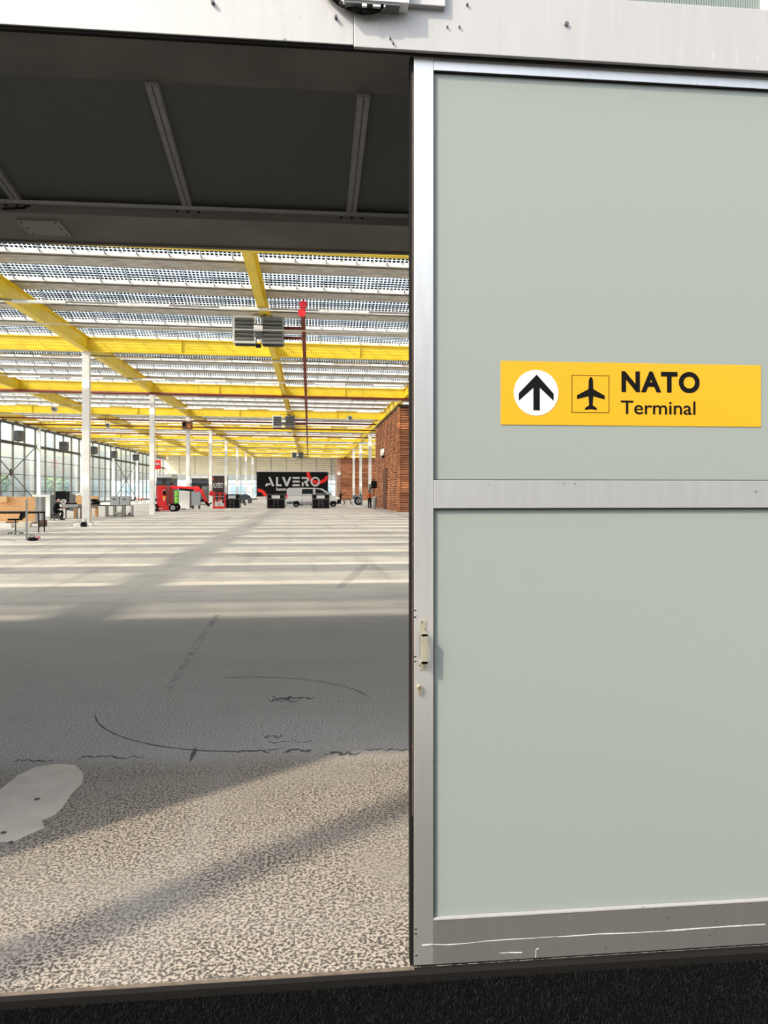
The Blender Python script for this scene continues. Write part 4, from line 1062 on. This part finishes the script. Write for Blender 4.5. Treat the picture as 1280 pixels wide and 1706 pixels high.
# ---- vehicles half hidden behind the lift
def delivery_van(u0, u1, v_top, v_bot, Y, label, roofm):
    p0 = W(u0, 820, Y); p1 = W(u1, 820, Y); wd = p1.x-p0.x; H = W(u0, v_top, Y).z
    t = thing('parked_truck', label, 'truck', ((p0.x+p1.x)/2, Y, 0))
    prf = [(.0, .35), (-.02, 1.1), (.25, H*.62), (.55, H*.86), (1.0, H*.97), (5.2, H), (5.3, .35)]
    b = MB(); b.prism(prf, lambda a, c, q: Vector((-wd/2+q, a, c)), wd); b.build('body', GREYD, t, bevel=.05)
    b = MB(); b.prism([(.52, H*.87), (1.0, H*.985), (5.2, H*1.01), (5.2, H*.86), (1.0, H*.84)], lambda a, c, q: Vector((-wd/2-.03+q, a-.03, c+.02)), wd+.06); b.build('roof', roofm, t)
    b = MB(); b.prism([(.24, H*.63), (.52, H*.84), (.47, H*.84), (.19, H*.63)], lambda a, c, q: Vector((-wd*.45+q, a-.03, c)), wd*.9); b.build('windscreen', CARGLASS, t)
    b = MB(); b.span((-wd/2, -.1, .4), (wd/2, .05, .75)); b.build('bumper', BLACKP, t, bevel=.03)
    for x in (-wd*.36, wd*.36):
        b = MB(); b.box((x, -.06, .95), (.3, .08, .16)); b.build('head_lamp', WHT, t)
    for x in (-wd/2+.15, wd/2-.15):
        for y in (.9, 4.2): wheel('wheel', t, (x, y, .38), .38, .24, 'x')
    b = MB(); b.box((-wd/2-.15, .35, H*.66), (.2, .12, .36)); b.box((wd/2+.15, .35, H*.66), (.2, .12, .36)); b.build('mirror', BLACK, t)
delivery_van(259, 284, 789, 836, 100, 'dark truck with a pale roof behind the red lift counterweight', WHTD)
delivery_van(318, 345, 790, 836, 96, 'dark truck with a pale roof behind the red boom elbow', WHTD)
# ---- second black truck with lettering, far
Y2t = 112.0; p0 = W(353, 820, Y2t); p1 = W(373, 820, Y2t); wd = p1.x-p0.x; H = W(360, 793, Y2t).z
t = thing('black_truck', 'far black box truck with small white lettering behind the red lift basket', 'truck', (p0.x, Y2t, 0))
BR = mat('brown_black', (.028, .016, .014), .5)
b = MB(); b.span((0, 0, .95), (wd, 6, H)); b.build('box_body', BR, t, bevel=.04)
b = MB(); b.span((.1, .3, .5), (wd-.1, 5.8, .9)); b.build('chassis', DARKST, t)
for x in (.2, wd-.2):
    for y in (1.0, 4.8): wheel('wheel', t, (x, y, .45), .45, .25, 'x')
me = text_mesh('ALVERO', H*.19, wd*.86, .015, .002); me.materials.append(SIGNW); link('lettering', me, t, (wd*.07, -.012, W(360, 813, Y2t).z))
b = MB(); b.span((.02, -.02, .92), (wd-.02, .0, 1.02)); b.build('edge_rail', GREY, t)
b = MB(); b.span((wd*.1, -.015, W(360, 800, Y2t).z), (wd*.2, 0, W(360, 797, Y2t).z)); b.build('red_mark', SIGNR, t)
# ---- small machine with drawbar between counters and trailer
g = G(410, 838.5); t = thing('grey_trolley', 'dark low trolley with wheels between two white columns left of the black trailer', 'trolley', (g.x, g.y, 0))
s = mpp(g)
b = MB(); b.box((0, .5, .55), (2.2, 1.0, .14)); b.build('deck', DARKST, t)
b = MB(); b.prism([(-.9, .6), (-.7, 1.25), (-.1, 1.35), (.5, 1.1), (.8, .62)], lambda a, c, q: Vector((a, .1+q, c)), .8); b.build('cover', mat('dark_blue_grey', (.07, .085, .11), .5), t, bevel=.05)
for x in (-.55, .5):
    for y in (.05, .95): wheel('wheel', t, (x, y, .27), .27, .16, 'y')
b = MB(); b.bar((-1.1, .5, .55), (-2.0, .5, .5), .08, .08); b.build('drawbar', DARKST, t)

# ================================================================== PEOPLE
def person(name, label, loc, rz, J, top, legs_m, hairm=None, bald=False, apron=None):
    # J: joint positions; one continuous skinned body
    t = thing(name, label, 'person', loc, rz)
    vs, es, rad, zone = [], [], [], []
    def add(p, r, par, z):
        vs.append(Vector(p)); rad.append(r); zone.append(z)
        if par is not None: es.append((par, len(vs)-1))
        return len(vs)-1
    root = add(J['pelvis'], .135, None, 'leg'); wa = add(J['waist'], .125, root, 'top'); ch = add(J['chest'], .15, wa, 'top')
    nk = add(J['neck'], .058, ch, 'skin'); hd = add(J['head'], .088, nk, 'skin'); tp = add(J['crown'], .082, hd, 'skin')
    f = Vector(J['face']); add(Vector(J['head'])+f*.105+Vector((0, 0, .01)), .014, hd, 'skin')
    for k in ('l', 'r'):
        sh = add(J['sh'+k], .066, ch, 'top'); el = add(J['el'+k], .046, sh, 'top'); wr_ = add(J['wr'+k], .032, el, 'skin')
        d = (Vector(J['wr'+k])-Vector(J['el'+k])).normalized(); sd_ = d.cross(Vector(J['face'])).normalized()
        pm_ = add(Vector(J['wr'+k])+d*.06, .034, wr_, 'skin')
        for i, L in enumerate((.07, .08, .075, .055)):
            o = sd_*(i-1.5)*.02; a = add(vs[pm_]+d*.04+o, .0095, pm_, 'skin'); add(vs[a]+d*L*.6+f*.02+o*.2, .008, a, 'skin')
        a = add(vs[pm_]-sd_*.045+d*.005, .011, pm_, 'skin'); add(vs[a]+d*.04-sd_*.01, .009, a, 'skin')
        hp_ = add(J['hp'+k], .098, root, 'leg'); kn = add(J['kn'+k], .066, hp_, 'leg'); an = add(J['an'+k], .046, kn, 'leg'); add(J['to'+k], .042, an, 'shoe')
    me = bpy.data.meshes.new('body'); me.from_pydata([tuple(v) for v in vs], es, []); ob = bpy.data.objects.new('body', me); C.objects.link(ob)
    m1 = ob.modifiers.new('s', 'SKIN'); m1.use_smooth_shade = True; ob.modifiers.new('u', 'SUBSURF').levels = 2
    for i, sv in enumerate(me.skin_vertices[0].data): sv.radius = (rad[i], rad[i]); sv.use_root = i == 0
    dg = bpy.context.evaluated_depsgraph_get(); dg.update(); m2 = bpy.data.meshes.new_from_object(ob.evaluated_get(dg)); bpy.data.objects.remove(ob)
    m2.materials.clear()
    for m_ in (SKIN, top, legs_m, BLACK): m2.materials.append(m_)
    zi = {'skin': 0, 'top': 1, 'leg': 2, 'shoe': 3}
    for po in m2.polygons:
        c = po.center; bi, bd = 0, 9
        for i, v in enumerate(vs):
            d_ = (v-c).length-rad[i]*.5
            if d_ < bd: bi, bd = i, d_
        po.material_index = zi[zone[bi]]
    link('body', m2, t)
    up = (Vector(J['crown'])-Vector(J['head'])).normalized(); sdv = f.cross(up).normalized(); H_ = Vector(J['head'])
    b = MB()
    for sg_ in (-1, 1): b.ball(H_+f*.082+sdv*.034*sg_+up*.035, .014, u=8, v=6)
    b.build('eyes', BLACK, t)
    b = MB()
    for sg_ in (-1, 1): b.ball(H_+sdv*.09*sg_+up*.02, .028, u=8, v=6)
    b.build('ears', SKIN, t)
    b = MB(); b.box(H_+f*.088-up*.045, (.05, .02, .012)); b.build('mouth', TAIL, t)
    if not bald:
        b = MB(); b.ball(H_+up*.075-f*.02, .112, u=14, v=8); b.build('hair', hairm or HAIR, t)
    return t
def standing(lean=0, armf=.1):
    return dict(pelvis=(0, 0, .96), waist=(0, .01+lean*.3, 1.13), chest=(0, lean, 1.34), neck=(0, lean*1.2, 1.50), head=(0, lean*1.2+.02, 1.61), crown=(0, lean*1.2+.01, 1.69), face=(0, 1, 0),
        shl=(-.18, lean, 1.42), shr=(.18, lean, 1.42), ell=(-.24, lean+.02, 1.14), elr=(.25, lean+armf, 1.16), wrl=(-.24, lean+.10, .90), wrr=(.22, lean+armf+.22, 1.08),
        hpl=(-.09, 0, .90), hpr=(.09, 0, .90), knl=(-.11, .03, .50), knr=(.12, -.02, .50), anl=(-.12, -.02, .09), anr=(.13, -.06, .09), tol=(-.13, .14, .045), tor=(.15, .10, .045))
def sitting():
    return dict(pelvis=(0, -.02, .50), waist=(0, .0, .68), chest=(0, .08, .90), neck=(0, .15, 1.06), head=(0, .20, 1.16), crown=(0, .20, 1.24), face=(0, .94, -.34),
        shl=(-.18, .10, .98), shr=(.18, .10, .98), ell=(-.22, .18, .72), elr=(.22, .22, .74), wrl=(-.14, .42, .70), wrr=(.12, .44, .74),
        hpl=(-.09, .02, .50), hpr=(.09, .02, .50), knl=(-.13, .44, .52), knr=(.15, .40, .50), anl=(-.12, .40, .10), anr=(.16, .22, .10), tol=(-.12, .56, .045), tor=(.18, .38, .045))
g = G(91.5, 867.5); person('person', 'bald seated person in black clothes at the grey work table', (g.x, g.y, 0), math.radians(-62), sitting(), CLOTHB, CLOTHB, bald=True)
t = thing('stool', 'low dark stool under the bald person in black', 'stool', (g.x-.02, g.y, 0), 0)
b = MB(); b.cyl((0, 0, .33), (0, 0, .375), .19, n=18); b.build('seat', BLACKP, t)
for a in range(4):
    b = MB(); b.bar((.05*math.cos(a*PI/2), .05*math.sin(a*PI/2), .34), (.24*math.cos(a*PI/2+.4), .24*math.sin(a*PI/2+.4), .0), .03, .03); b.build('leg', DARKST, t)
g = G(566, 839.5); person('person', 'person in black beside the nose of the silver van', (g.x+.1, g.y, 0), math.radians(-60), standing(.06, .2), CLOTHB, CLOTHB)
g = G(616, 847.5); person('person', 'person in an orange top behind the grey bins by the timber room', (g.x, g.y, 0), math.radians(20), standing(.08, .1), ORANGE, CLOTHB, HAIR)
g = G(604, 842); person('person', 'grey-haired person in grey-blue clothes beside the nearest right-hand column', (g.x-.1, g.y, 0), math.radians(70), standing(.14, .15), CLOTHG, CLOTHG, HAIRG)

# ================================================================== LEFT FURNITURE
def table(g, wd, dep, h, label, topm, legm, group=None, name='work_table', lr=.025, tt=.03):
    t = thing(name, label, 'table', (g.x, g.y, 0), 0, group)
    b = MB(); b.span((-wd/2, -dep/2, h-tt), (wd/2, dep/2, h)); b.build('tabletop', topm, t)
    for sx in (-1, 1):
        for sy2 in (-1, 1): b = MB(); b.box((sx*(wd/2-lr*1.5), sy2*(dep/2-lr*1.5), (h-tt)/2), (lr*2, lr*2, h-tt)); b.build('leg', legm, t)
    b = MB(); b.span((-wd/2+.04, -dep/2+.03, h-tt-.06), (wd/2-.04, -dep/2+.05, h-tt)); b.span((-wd/2+.04, dep/2-.05, h-tt-.06), (wd/2-.04, dep/2-.03, h-tt)); b.build('apron', legm, t)
    return t
# chipboard screen
g1 = G(62.5, 872); s1 = mpp(g1); wd = 84*s1; h = (872-827.5)*s1
t = thing('board_screen', 'large orange chipboard screen at the edge of the picture behind the black table', 'screen', (g1.x-wd/2, g1.y, 0))
b = MB(); b.span((-wd/2, 0, .1), (wd/2-.1, .04, h)); b.build('board', CHIP, t)
b = MB(); b.span((wd/2-.1, -.02, .0), (wd/2, .10, h-.01)); b.span((-wd/2, .04, .0), (-wd/2+.08, .12, h)); b.build('frame', GREY, t)
b = MB(); b.span((wd/2-.3, -.25, 0), (wd/2-.05, .4, .06)); b.span((-wd/2, -.25, 0), (-wd/2+.2, .4, .06)); b.build('foot', mat('foot_brown', (.10, .06, .04)), t)
g2 = W(4, 832, g1.y-.16); b = MB(); b.box((0, 0, 0), (16*s1, .27, 9.5*s1)); o = tag(b.build('wooden_box', mat('pale_orange_wood', (.80, .50, .25), .6, 0, 5, .1), bevel=.01), 'small orange wooden box fixed high on the chipboard screen', 'box'); o.location = (g2.x, g1.y-.14, g2.z)
g = G(24, 887.5); s2 = mpp(g); table(Vector((W(8, 880, g.y).x, g.y+.35, 0)), 110*s2, .7, (887-851.5)*s2, 'black framed table in front of the orange chipboard screen', mat('dark_top', (.10, .085, .075), .5), BLACK, lr=.02)
# white boxes below
for k, (u, v, w_, h_, m, lab) in enumerate(((8, 879, 20, 7, WHT, 'white carton on the floor under the black table'), (34, 879, 24, 7.5, mat('pale_carton', (.8, .72, .6), .7), 'cream carton on the floor under the black table'), (14, 872, 18, 8, CARDB, 'brown cardboard carton under the black table'))):
    g = G(u, v); s = mpp(g); t = thing('carton', lab, 'box', (g.x, g.y+.2*k, 0), .1*k)
    b = MB(); b.span((-w_*s/2, 0, 0), (w_*s/2, .4, h_*s)); b.build('body', m, t, bevel=.008); b = MB(); b.span((-w_*s/2, .17, h_*s), (w_*s/2, .23, h_*s+.003)); b.build('tape', GREY, t)
# drafting stool
g = G(26, 890); s = mpp(g); t = thing('swivel_chair', 'black swivel work chair on a pale star base before the chipboard screen', 'chair', (g.x, g.y, 0))
b = MB(); b.box((-.02, 0, .56), (.42, .40, .06)); b.build('seat', BLACK, t, bevel=.02)
b = MB(); b.box((.26, .02, .73), (.10, .38, .28), Matrix.Rotation(.35, 3, 'Y')); b.build('backrest', BLACK, t, bevel=.03)
b = MB(); b.bar((.1, 0, .54), (.26, .02, .66), .05, .03); b.build('back_bracket', BLACK, t)
b = MB(); b.cyl((0, 0, .07), (0, 0, .54), .025, n=10); b.build('column', GREYD, t)
b = MB()
for a in range(5): b.bar((0, 0, .09), (.26*math.cos(a*1.257), .26*math.sin(a*1.257), .06), .045, .03)
b.build('star_base', GREY, t)
for a in range(5):
    b = MB(); b.ball((.26*math.cos(a*1.257), .26*math.sin(a*1.257), .03), .03, u=8, v=6); b.build('caster', BLACK, t)
# rope post
g = G(44.5, 900.5); s = mpp(g); t = thing('barrier_post', 'thin grey post on a white foot plate in front of the chipboard screen', 'post', (g.x, g.y, 0))
b = MB(); b.box((0, 0, .69), (.05, .05, 1.36)); b.build('post', GREY, t)
b = MB(); b.span((-.30, -.10, 0), (.03, .10, .016)); b.build('foot_plate', WHT, t)
g = G(55, 901); t = thing('bag', 'small black and pink bag on the floor beside the thin grey post', 'bag', (g.x, g.y, 0))
b = MB(); b.ball((0, 0, .06), .16, 1.2, .7, .42); b.build('body', BLACK, t); b = MB(); b.ball((.13, .02, .10), .09, 1.2, .8, .7); b.build('pink_cloth', PINK, t)
b = MB(); b.tube([Vector((-.14, 0, .09)), Vector((-.08, 0, .17)), Vector((.02, 0, .16)), Vector((.08, 0, .1))], .012, 6); b.build('handle', BLACK, t)
# grey panels and white cabinet
cabinet(63.5, 70, 828, 873, .5, 'narrow grey upright panel beside the chipboard screen', GREY, foot=.02, cat='panel', name='upright_panel')
cabinet(65, 73.5, 866.5, 877.5, .4, 'low brown wooden block at the foot of the grey panel', mat('wood_block', (.13, .08, .05), .7), foot=.0, cat='block', name='wood_block')
cabinet(70, 83.5, 824, 862, .5, 'tall white cabinet left of the bald person', WHT, foot=.03)
cabinet(84, 94, 824.5, 864, .6, 'dark grey cabinet behind the bald person', GREYD, foot=.03)
cabinet(54, 70, 824, 858, .08, 'white board leaning behind the grey panel', WHTD, foot=0, cat='board', name='white_board')
# work table with monitor
g = G(114, 865); s = mpp(g)
table(Vector((g.x, g.y+.6, 0)), 27*s, .8, (865-840.5)*s, 'grey work table in front of the bald person', GREY, GREYD, lr=.03, tt=.16)
zt_ = (865-840.5)*s
t = thing('monitor', 'black monitor on the grey work table', 'monitor', (W(101, 840, g.y+.7).x, g.y+.75, zt_))
b = MB(); b.box((0, 0, .52), (17*s, .06, 15*s)); b.build('screen', BLACK, t, bevel=.01); b = MB(); b.bar((0, .03, 0), (0, .03, .4), .07, .05); b.box((0, 0, .012), (.3, .22, .024)); b.build('stand', BLACKP, t)
t = thing('round_fan', 'pale round device under the monitor', 'device', (W(107, 838, g.y+.5).x, g.y+.45, zt_))
b = MB(); b.ring((0, -.03, .17), .15, .10, (1, 0, 0), (0, 0, 1), (0, -1, 0), .05, 20); b.build('ring', WHTD, t); b = MB(); b.cyl((0, 0, .17), (0, -.05, .17), .06, n=12); b.build('hub', GREY, t); b = MB(); b.span((-.08, -.1, 0), (.08, .05, .03)); b.build('foot', GREY, t)
t = thing('tray', 'black tray of small parts on the right end of the grey work table', 'tray', (W(119, 838, g.y+.5).x, g.y+.5, zt_))
b = MB(); b.span((-.28, -.15, 0), (.28, .15, .02)); b.span((-.28, -.15, 0), (-.26, .15, .1)); b.span((.26, -.15, 0), (.28, .15, .1)); b.span((-.28, -.15, 0), (.28, -.13, .08)); b.build('tray_body', BLACK, t)
b = MB(); random.seed(4)
for k in range(7): b.ball((-.22+.07*k, 0, .07), .035, u=8, v=6)
stuff(b.build('small_parts', mat('red_brown_parts', (.3, .1, .08)), t))
cabinet(110.5, 115, 819, 850, .3, 'slim black upright box right of the monitor', BLACKP, foot=.0, name='black_box', cat='box')
cabinet(116, 124, 824, 851, .3, 'dark grey box behind the tray of parts', GREYD, foot=.0, name='dark_box', cat='box')
# orange chipboard bench pieces
def bench(u0, u1, v0_, v1_, label):
    g = G((u0+u1)/2, v1_); s = mpp(g); wd = (u1-u0)*s; h = (v1_-v0_)*s
    t = thing('chipboard_bench', label, 'bench', (g.x, g.y, 0))
    b = MB(); b.span((-wd/2, .35, h*.45), (wd/2, .39, h)); b.build('back_panel', CHIP, t)
    b = MB(); b.span((-wd/2, -.1, h*.43), (wd/2, .39, h*.47)); b.build('shelf', GREYD, t)
    for x in (-wd/2+.06, wd/2-.06):
        for y in (-.06, .35): b = MB(); b.box((x, y, h*.215), (.11, .07, h*.43)); b.build('leg', CHIP, t)
bench(123.5, 137, 825.5, 863, 'orange chipboard bench left of the nearest white column')
bench(147.5, 161, 826.5, 861.2, 'orange chipboard bench right of the nearest white column')
g3 = G(178, 862); s3 = mpp(g3)
t = thing('equipment_case', 'black equipment case on the table right of the nearest white column', 'case', (W(156, 840, g3.y-.55).x, g3.y-.55, (862-840.5)*s3))
b = MB(); b.prism([(-.36, 0), (-.34, .30), (.18, .36), (.34, .2), (.36, 0)], lambda a, c, q: Vector((a, q-.2, c)), .4); b.build('body', BLACK, t, bevel=.03); b = MB(); b.bar((-.15, -.05, .34), (.1, -.05, .37), .03, .03); b.build('handle', GREYD, t); b = MB(); b.span((-.36, -.215, .1), (.0, -.2, .2)); b.build('grey_band', GREY, t)
g3 = G(178, 862); s3 = mpp(g3)
table(Vector((W(178, 860, g3.y).x, g3.y-.55, 0)), 64*s3, .7, (862-840.5)*s3, 'long grey trestle table right of the nearest white column', GREY, DARKST, lr=.025)
zt3 = (862-840.5)*s3
for k, (ua, ub) in enumerate(((183, 198.5), (199.5, 215))):
    p0 = W(ua, 830, g3.y+1.2); p1 = W(ub, 830, g3.y+1.2); wd = p1.x-p0.x
    t = thing('grey_crate', ['left one of two pale grey crates on a metal stand', 'right one of two pale grey crates on a metal stand'][k], 'crate', ((p0.x+p1.x)/2, g3.y+1.2, zt3-.08), 0, 'pair of pale grey crates')
    hc = W(190, 827, g3.y+1.2).z-zt3+.08
    b = MB(); b.span((-wd/2, 0, 0), (wd/2, .5, hc)); b.build('body', mat('pale_crate', (.46, .48, .50), .5), t, bevel=.015); b = MB(); b.span((-wd/2-.02, -.02, hc-.04), (wd/2+.02, .52, hc)); b.build('rim', GREY, t)
    b = MB(); b.span((-wd*.2, -.015, hc*.6), (wd*.2, .0, hc*.75)); b.build('grip_slot', GREYD, t)
t = thing('metal_stand', 'metal stand on legs carrying the two pale grey crates', 'stand', (W(199, 840, g3.y+1.4).x, g3.y+1.42, 0))
b = MB(); b.span((-.85, -.25, zt3-.12), (.85, .3, zt3-.082)); b.build('shelf', GREY, t)
for x in (-.8, -.3, .3, .8):
    for y in (-.2, .25): b = MB(); b.box((x, y, (zt3-.12)/2), (.07, .06, zt3-.12)); b.build('leg', GREYD if x < 0 else GREY, t)
b = MB(); b.span((-.85, -.2, .05), (.85, .25, .09)); b.build('lower_shelf', GREYD, t)
t = thing('white_bundle', 'crumpled white bundle on the lower shelf of the metal stand', 'bundle', (W(199, 840, g3.y+1.4).x, g3.y+1.42, .09))
b = MB(); random.seed(9)
for k in range(6): b.ball((random.uniform(-.2, .3), random.uniform(-.05, .08), .1+random.uniform(0, .25)), .13, 1.1, .8, .8, 8, 6)
b.build('cloth', WHTD, t); b = MB(); b.bar((-.2, -.13, .12), (.3, -.13, .2), .03, .02); b.build('strap', GREY, t)
g = G(217, 860); t = thing('caster_wheel', 'loose small grey wheel on the floor right of the metal stand', 'wheel', (g.x, g.y, 0)); wheel('tyre', t, (0, 0, .13), .13, .07)
b = MB(); b.bar((0, 0, .13), (-.5, 0, .06), .03, .03); b.build('arm', GREY, t)
g = G(172, 838); t = thing('lounge_frame', 'white folding lounger frame beyond the trestle table', 'lounger', (g.x, g.y-14, 0), 0)
b = MB(); b.bar((-.8, 0, .75), (.9, 0, 1.5), .1, .06); b.bar((-.8, .6, .75), (.9, .6, 1.5), .1, .06); b.build('frame', WHTD, t)
b = MB(); b.prism([(-.8, .78), (.9, 1.53), (.9, 1.56), (-.8, .81)], lambda a, c, q: Vector((a, q, c)), .6); b.build('sling', WHT, t)
for x, z in ((-.7, .8), (.7, 1.4)):
    for y in (0, .6): b = MB(); b.bar((x, y, z), (x, y, 0), .05, .05); b.build('leg', GREY, t)
# white lumps round the nearest column foot
g = G(134, 877.5); t = thing('cable_box', 'black camera-like gadget at the foot of the nearest white column', 'gadget', (W(141, 875, g.y).x, g.y-.1, 0))
b = MB(); b.cyl((0, 0, .12), (0, -.12, .13), .11, n=16); b.build('dial', BLACK, t); b = MB(); b.span((-.1, 0, 0), (.1, .16, .22)); b.build('body', GREYD, t, bevel=.01); b = MB(); b.bar((-.0, .1, .2), (.08, .1, .34), .04, .04); b.build('grip', mat('olive', (.2, .19, .1)), t)
for k, (u, w_, lab) in enumerate(((129.5, 13, 'white plastic pack left of the gadget at the column foot'), (151.5, 10, 'white plastic pack right of the gadget at the column foot'))):
    p = W(u, 876, g.y); s = mpp(p); t = thing('white_pack', lab, 'pack', (p.x, g.y-.05, 0), 0)
    b = MB(); b.prism([(-w_*s/2, 0), (-w_*s/2+.04, .13), (0, .17), (w_*s/2-.05, .14), (w_*s/2, 0)], lambda a, c, q: Vector((a, q-.1, c)), .26); b.build('body', WHT, t, bevel=.02); b = MB(); b.span((-w_*s*.3, -.108, .04), (w_*s*.3, -.1, .07)); b.build('label_strip', GREY, t)
g = G(124, 876.5); t = thing('cable_end', 'black cable lying on the floor left of the white packs', 'cable', (g.x, g.y, 0)); b = MB(); b.tube([Vector((-.14, 0, .02)), Vector((.0, .02, .02)), Vector((.1, -.06, .02)), Vector((.2, -.06, .02))], .018, 6); b.build('cord', BLACK, t)
# bicycles by the glazed wall
def bike(u, Y, label, m):
    p = W(u, 834, Y); t = thing('bicycle', label, 'bicycle', (p.x, Y, 0), .25)
    for x in (-.52, .52):
        b = MB(); b.ring((x, -.02, .34), .34, .29, (1, 0, 0), (0, 0, 1), (0, 1, 0), .04, 24); o = b.build('wheel', BLACKRUB, t)
        b = MB()
        for k in range(8): b.bar((x, 0, .34), (x+.3*math.cos(k*PI/4), 0, .34+.3*math.sin(k*PI/4)), .008, .008)
        b.build('spokes', GREY, o)
    b = MB()
    for a, c in (((-.52, .34), (-.18, .82)), ((-.18, .82), (.36, .84)), ((-.05, .32), (.36, .80)), ((-.05, .32), (-.18, .86)), ((-.52, .34), (-.05, .32)), ((.52, .34), (.34, .98))): b.cyl((a[0], 0, a[1]), (c[0], 0, c[1]), .03, n=8)
    b.build('frame', m, t); b = MB(); b.bar((.34, -.28, 1.0), (.34, .28, 1.0), .03, .03); b.build('handlebar', BLACK, t); b = MB(); b.box((-.2, 0, .92), (.28, .14, .06)); b.build('saddle', BLACK, t, bevel=.02)
bike(221, 112, 'dark bicycle parked by the glazed wall', BLACK); bike(233, 113, 'orange framed bicycle parked by the glazed wall', ORANGE)

# ================================================================== RIGHT SIDE CLUTTER
g = G(619, 847.5); t = thing('loudspeaker', 'black loudspeaker on a tripod against the slatted timber room', 'loudspeaker', (W(622, 848, g.y).x, g.y-.8, 0))
zc = W(620, 807.5, g.y-.8).z
b = MB(); b.box((0, 0, zc), (.52, .45, .68)); b.build('cabinet_box', BLACK, t, bevel=.03); b = MB(); b.box((0, -.235, zc), (.42, .02, .56)); b.build('grille', BLACKP, t)
b = MB(); b.cyl((0, 0, .1), (0, 0, zc-.34), .03, n=10); b.build('pole', BLACK, t)
for a in range(3): b = MB(); b.bar((0, 0, .7), (.5*math.cos(a*2.094+.3), .5*math.sin(a*2.094+.3), 0), .03, .03); b.build('leg', BLACK, t)
for k, (u0, u1, v0_, v1_, m, lab) in enumerate(((611.5, 617.5, 829, 846, GREY, 'left one of two grey bins before the loudspeaker'), (619.5, 626, 829, 848, GREY, 'right one of two grey bins before the loudspeaker'))):
    g = G((u0+u1)/2, v1_); s = mpp(g); w_ = (u1-u0)*s; h_ = (v1_-v0_)*s
    t = thing('grey_bin', lab, 'bin', (g.x-.02, g.y-1.3, 0), 0, 'grey bins by the timber room')
    b = MB(); b.cyl((0, 0, 0), (0, 0, h_), w_*.42, w_*.5, 16); b.build('body', m, t); b = MB(); b.cyl((0, 0, h_), (0, 0, h_+.08), w_*.52, w_*.46, 16); b.build('lid', WHTD if k else GREYD, t)
    b = MB(); b.cyl((0, 0, h_*.6), (0, 0, h_*.64), w_*.49, n=16); b.build('band', GREYD, t)
g = G(588, 842); 
def chair2(u, v, label, rz=0):
    g = G(u, v); t = thing('folding_chair', label, 'chair', (g.x, g.y, 0), rz, 'dark chairs before the far timber room')
    b = MB(); b.box((0, 0, .45), (.44, .42, .03)); b.build('seat', BLACKP, t, bevel=.01); b = MB(); b.box((-.26, 0, .78), (.03, .42, .30), Matrix.Rotation(-.2, 3, 'Y')); b.build('backrest', BLACKP, t)
    for y in (-.19, .19):
        b = MB(); b.bar((-.32, y, .95), (.2, y, 0), .03, .03); b.build('leg', DARKST, t); b = MB(); b.bar((.2, y, .45), (-.25, y, 0), .03, .03); b.build('leg', DARKST, t)
chair2(573.5, 842, 'dark chair nearest the van nose'); chair2(585.5, 842, 'dark chair between two white columns before the far timber room')
g = G(579, 840); table(Vector((g.x, g.y, 0)), .9, .6, .72, 'small low table between the two dark chairs', GREYD, DARKST)
g = G(597, 841.5); t = thing('wheel_stack', 'dark wheeled barrow leaning beside the person in grey-blue', 'barrow', (g.x, g.y, 0))
wheel('wheel', t, (0, 0, .5), .5, .22, 'y'); b = MB(); b.prism([(-.7, .75), (-.6, 1.25), (.1, 1.2), (.35, .8), (.2, .55)], lambda a, c, q: Vector((a, .2+q, c)), .6); b.build('tub', BLUEC, t, bevel=.04); b = MB(); b.bar((.2, .2, .8), (.95, .1, .6), .04, .04); b.bar((.2, .75, .8), (.95, .8, .6), .04, .04); b.build('handle', DARKST, t)
for x in (.35,):
    for y in (.2, .75): b = MB(); b.bar((x, y, .75), (x, y, 0), .04, .04); b.build('leg', DARKST, t)
t = thing('column_cabinet', 'pale grey cabinet strapped to the foot of the nearest right-hand column', 'cabinet', (7.25, 88.85, 0))
b = MB(); b.span((-.2, -.14, .4), (.2, .14, 2.6)); b.build('body', GREY, t, bevel=.01); b = MB(); b.span((-.16, -.16, 1.9), (.1, -.14, 2.2)); b.build('panel', GREYD, t); b = MB(); b.span((-.2, -.14, 0), (.2, .14, .4)); b.build('plinth', WHTD, t)
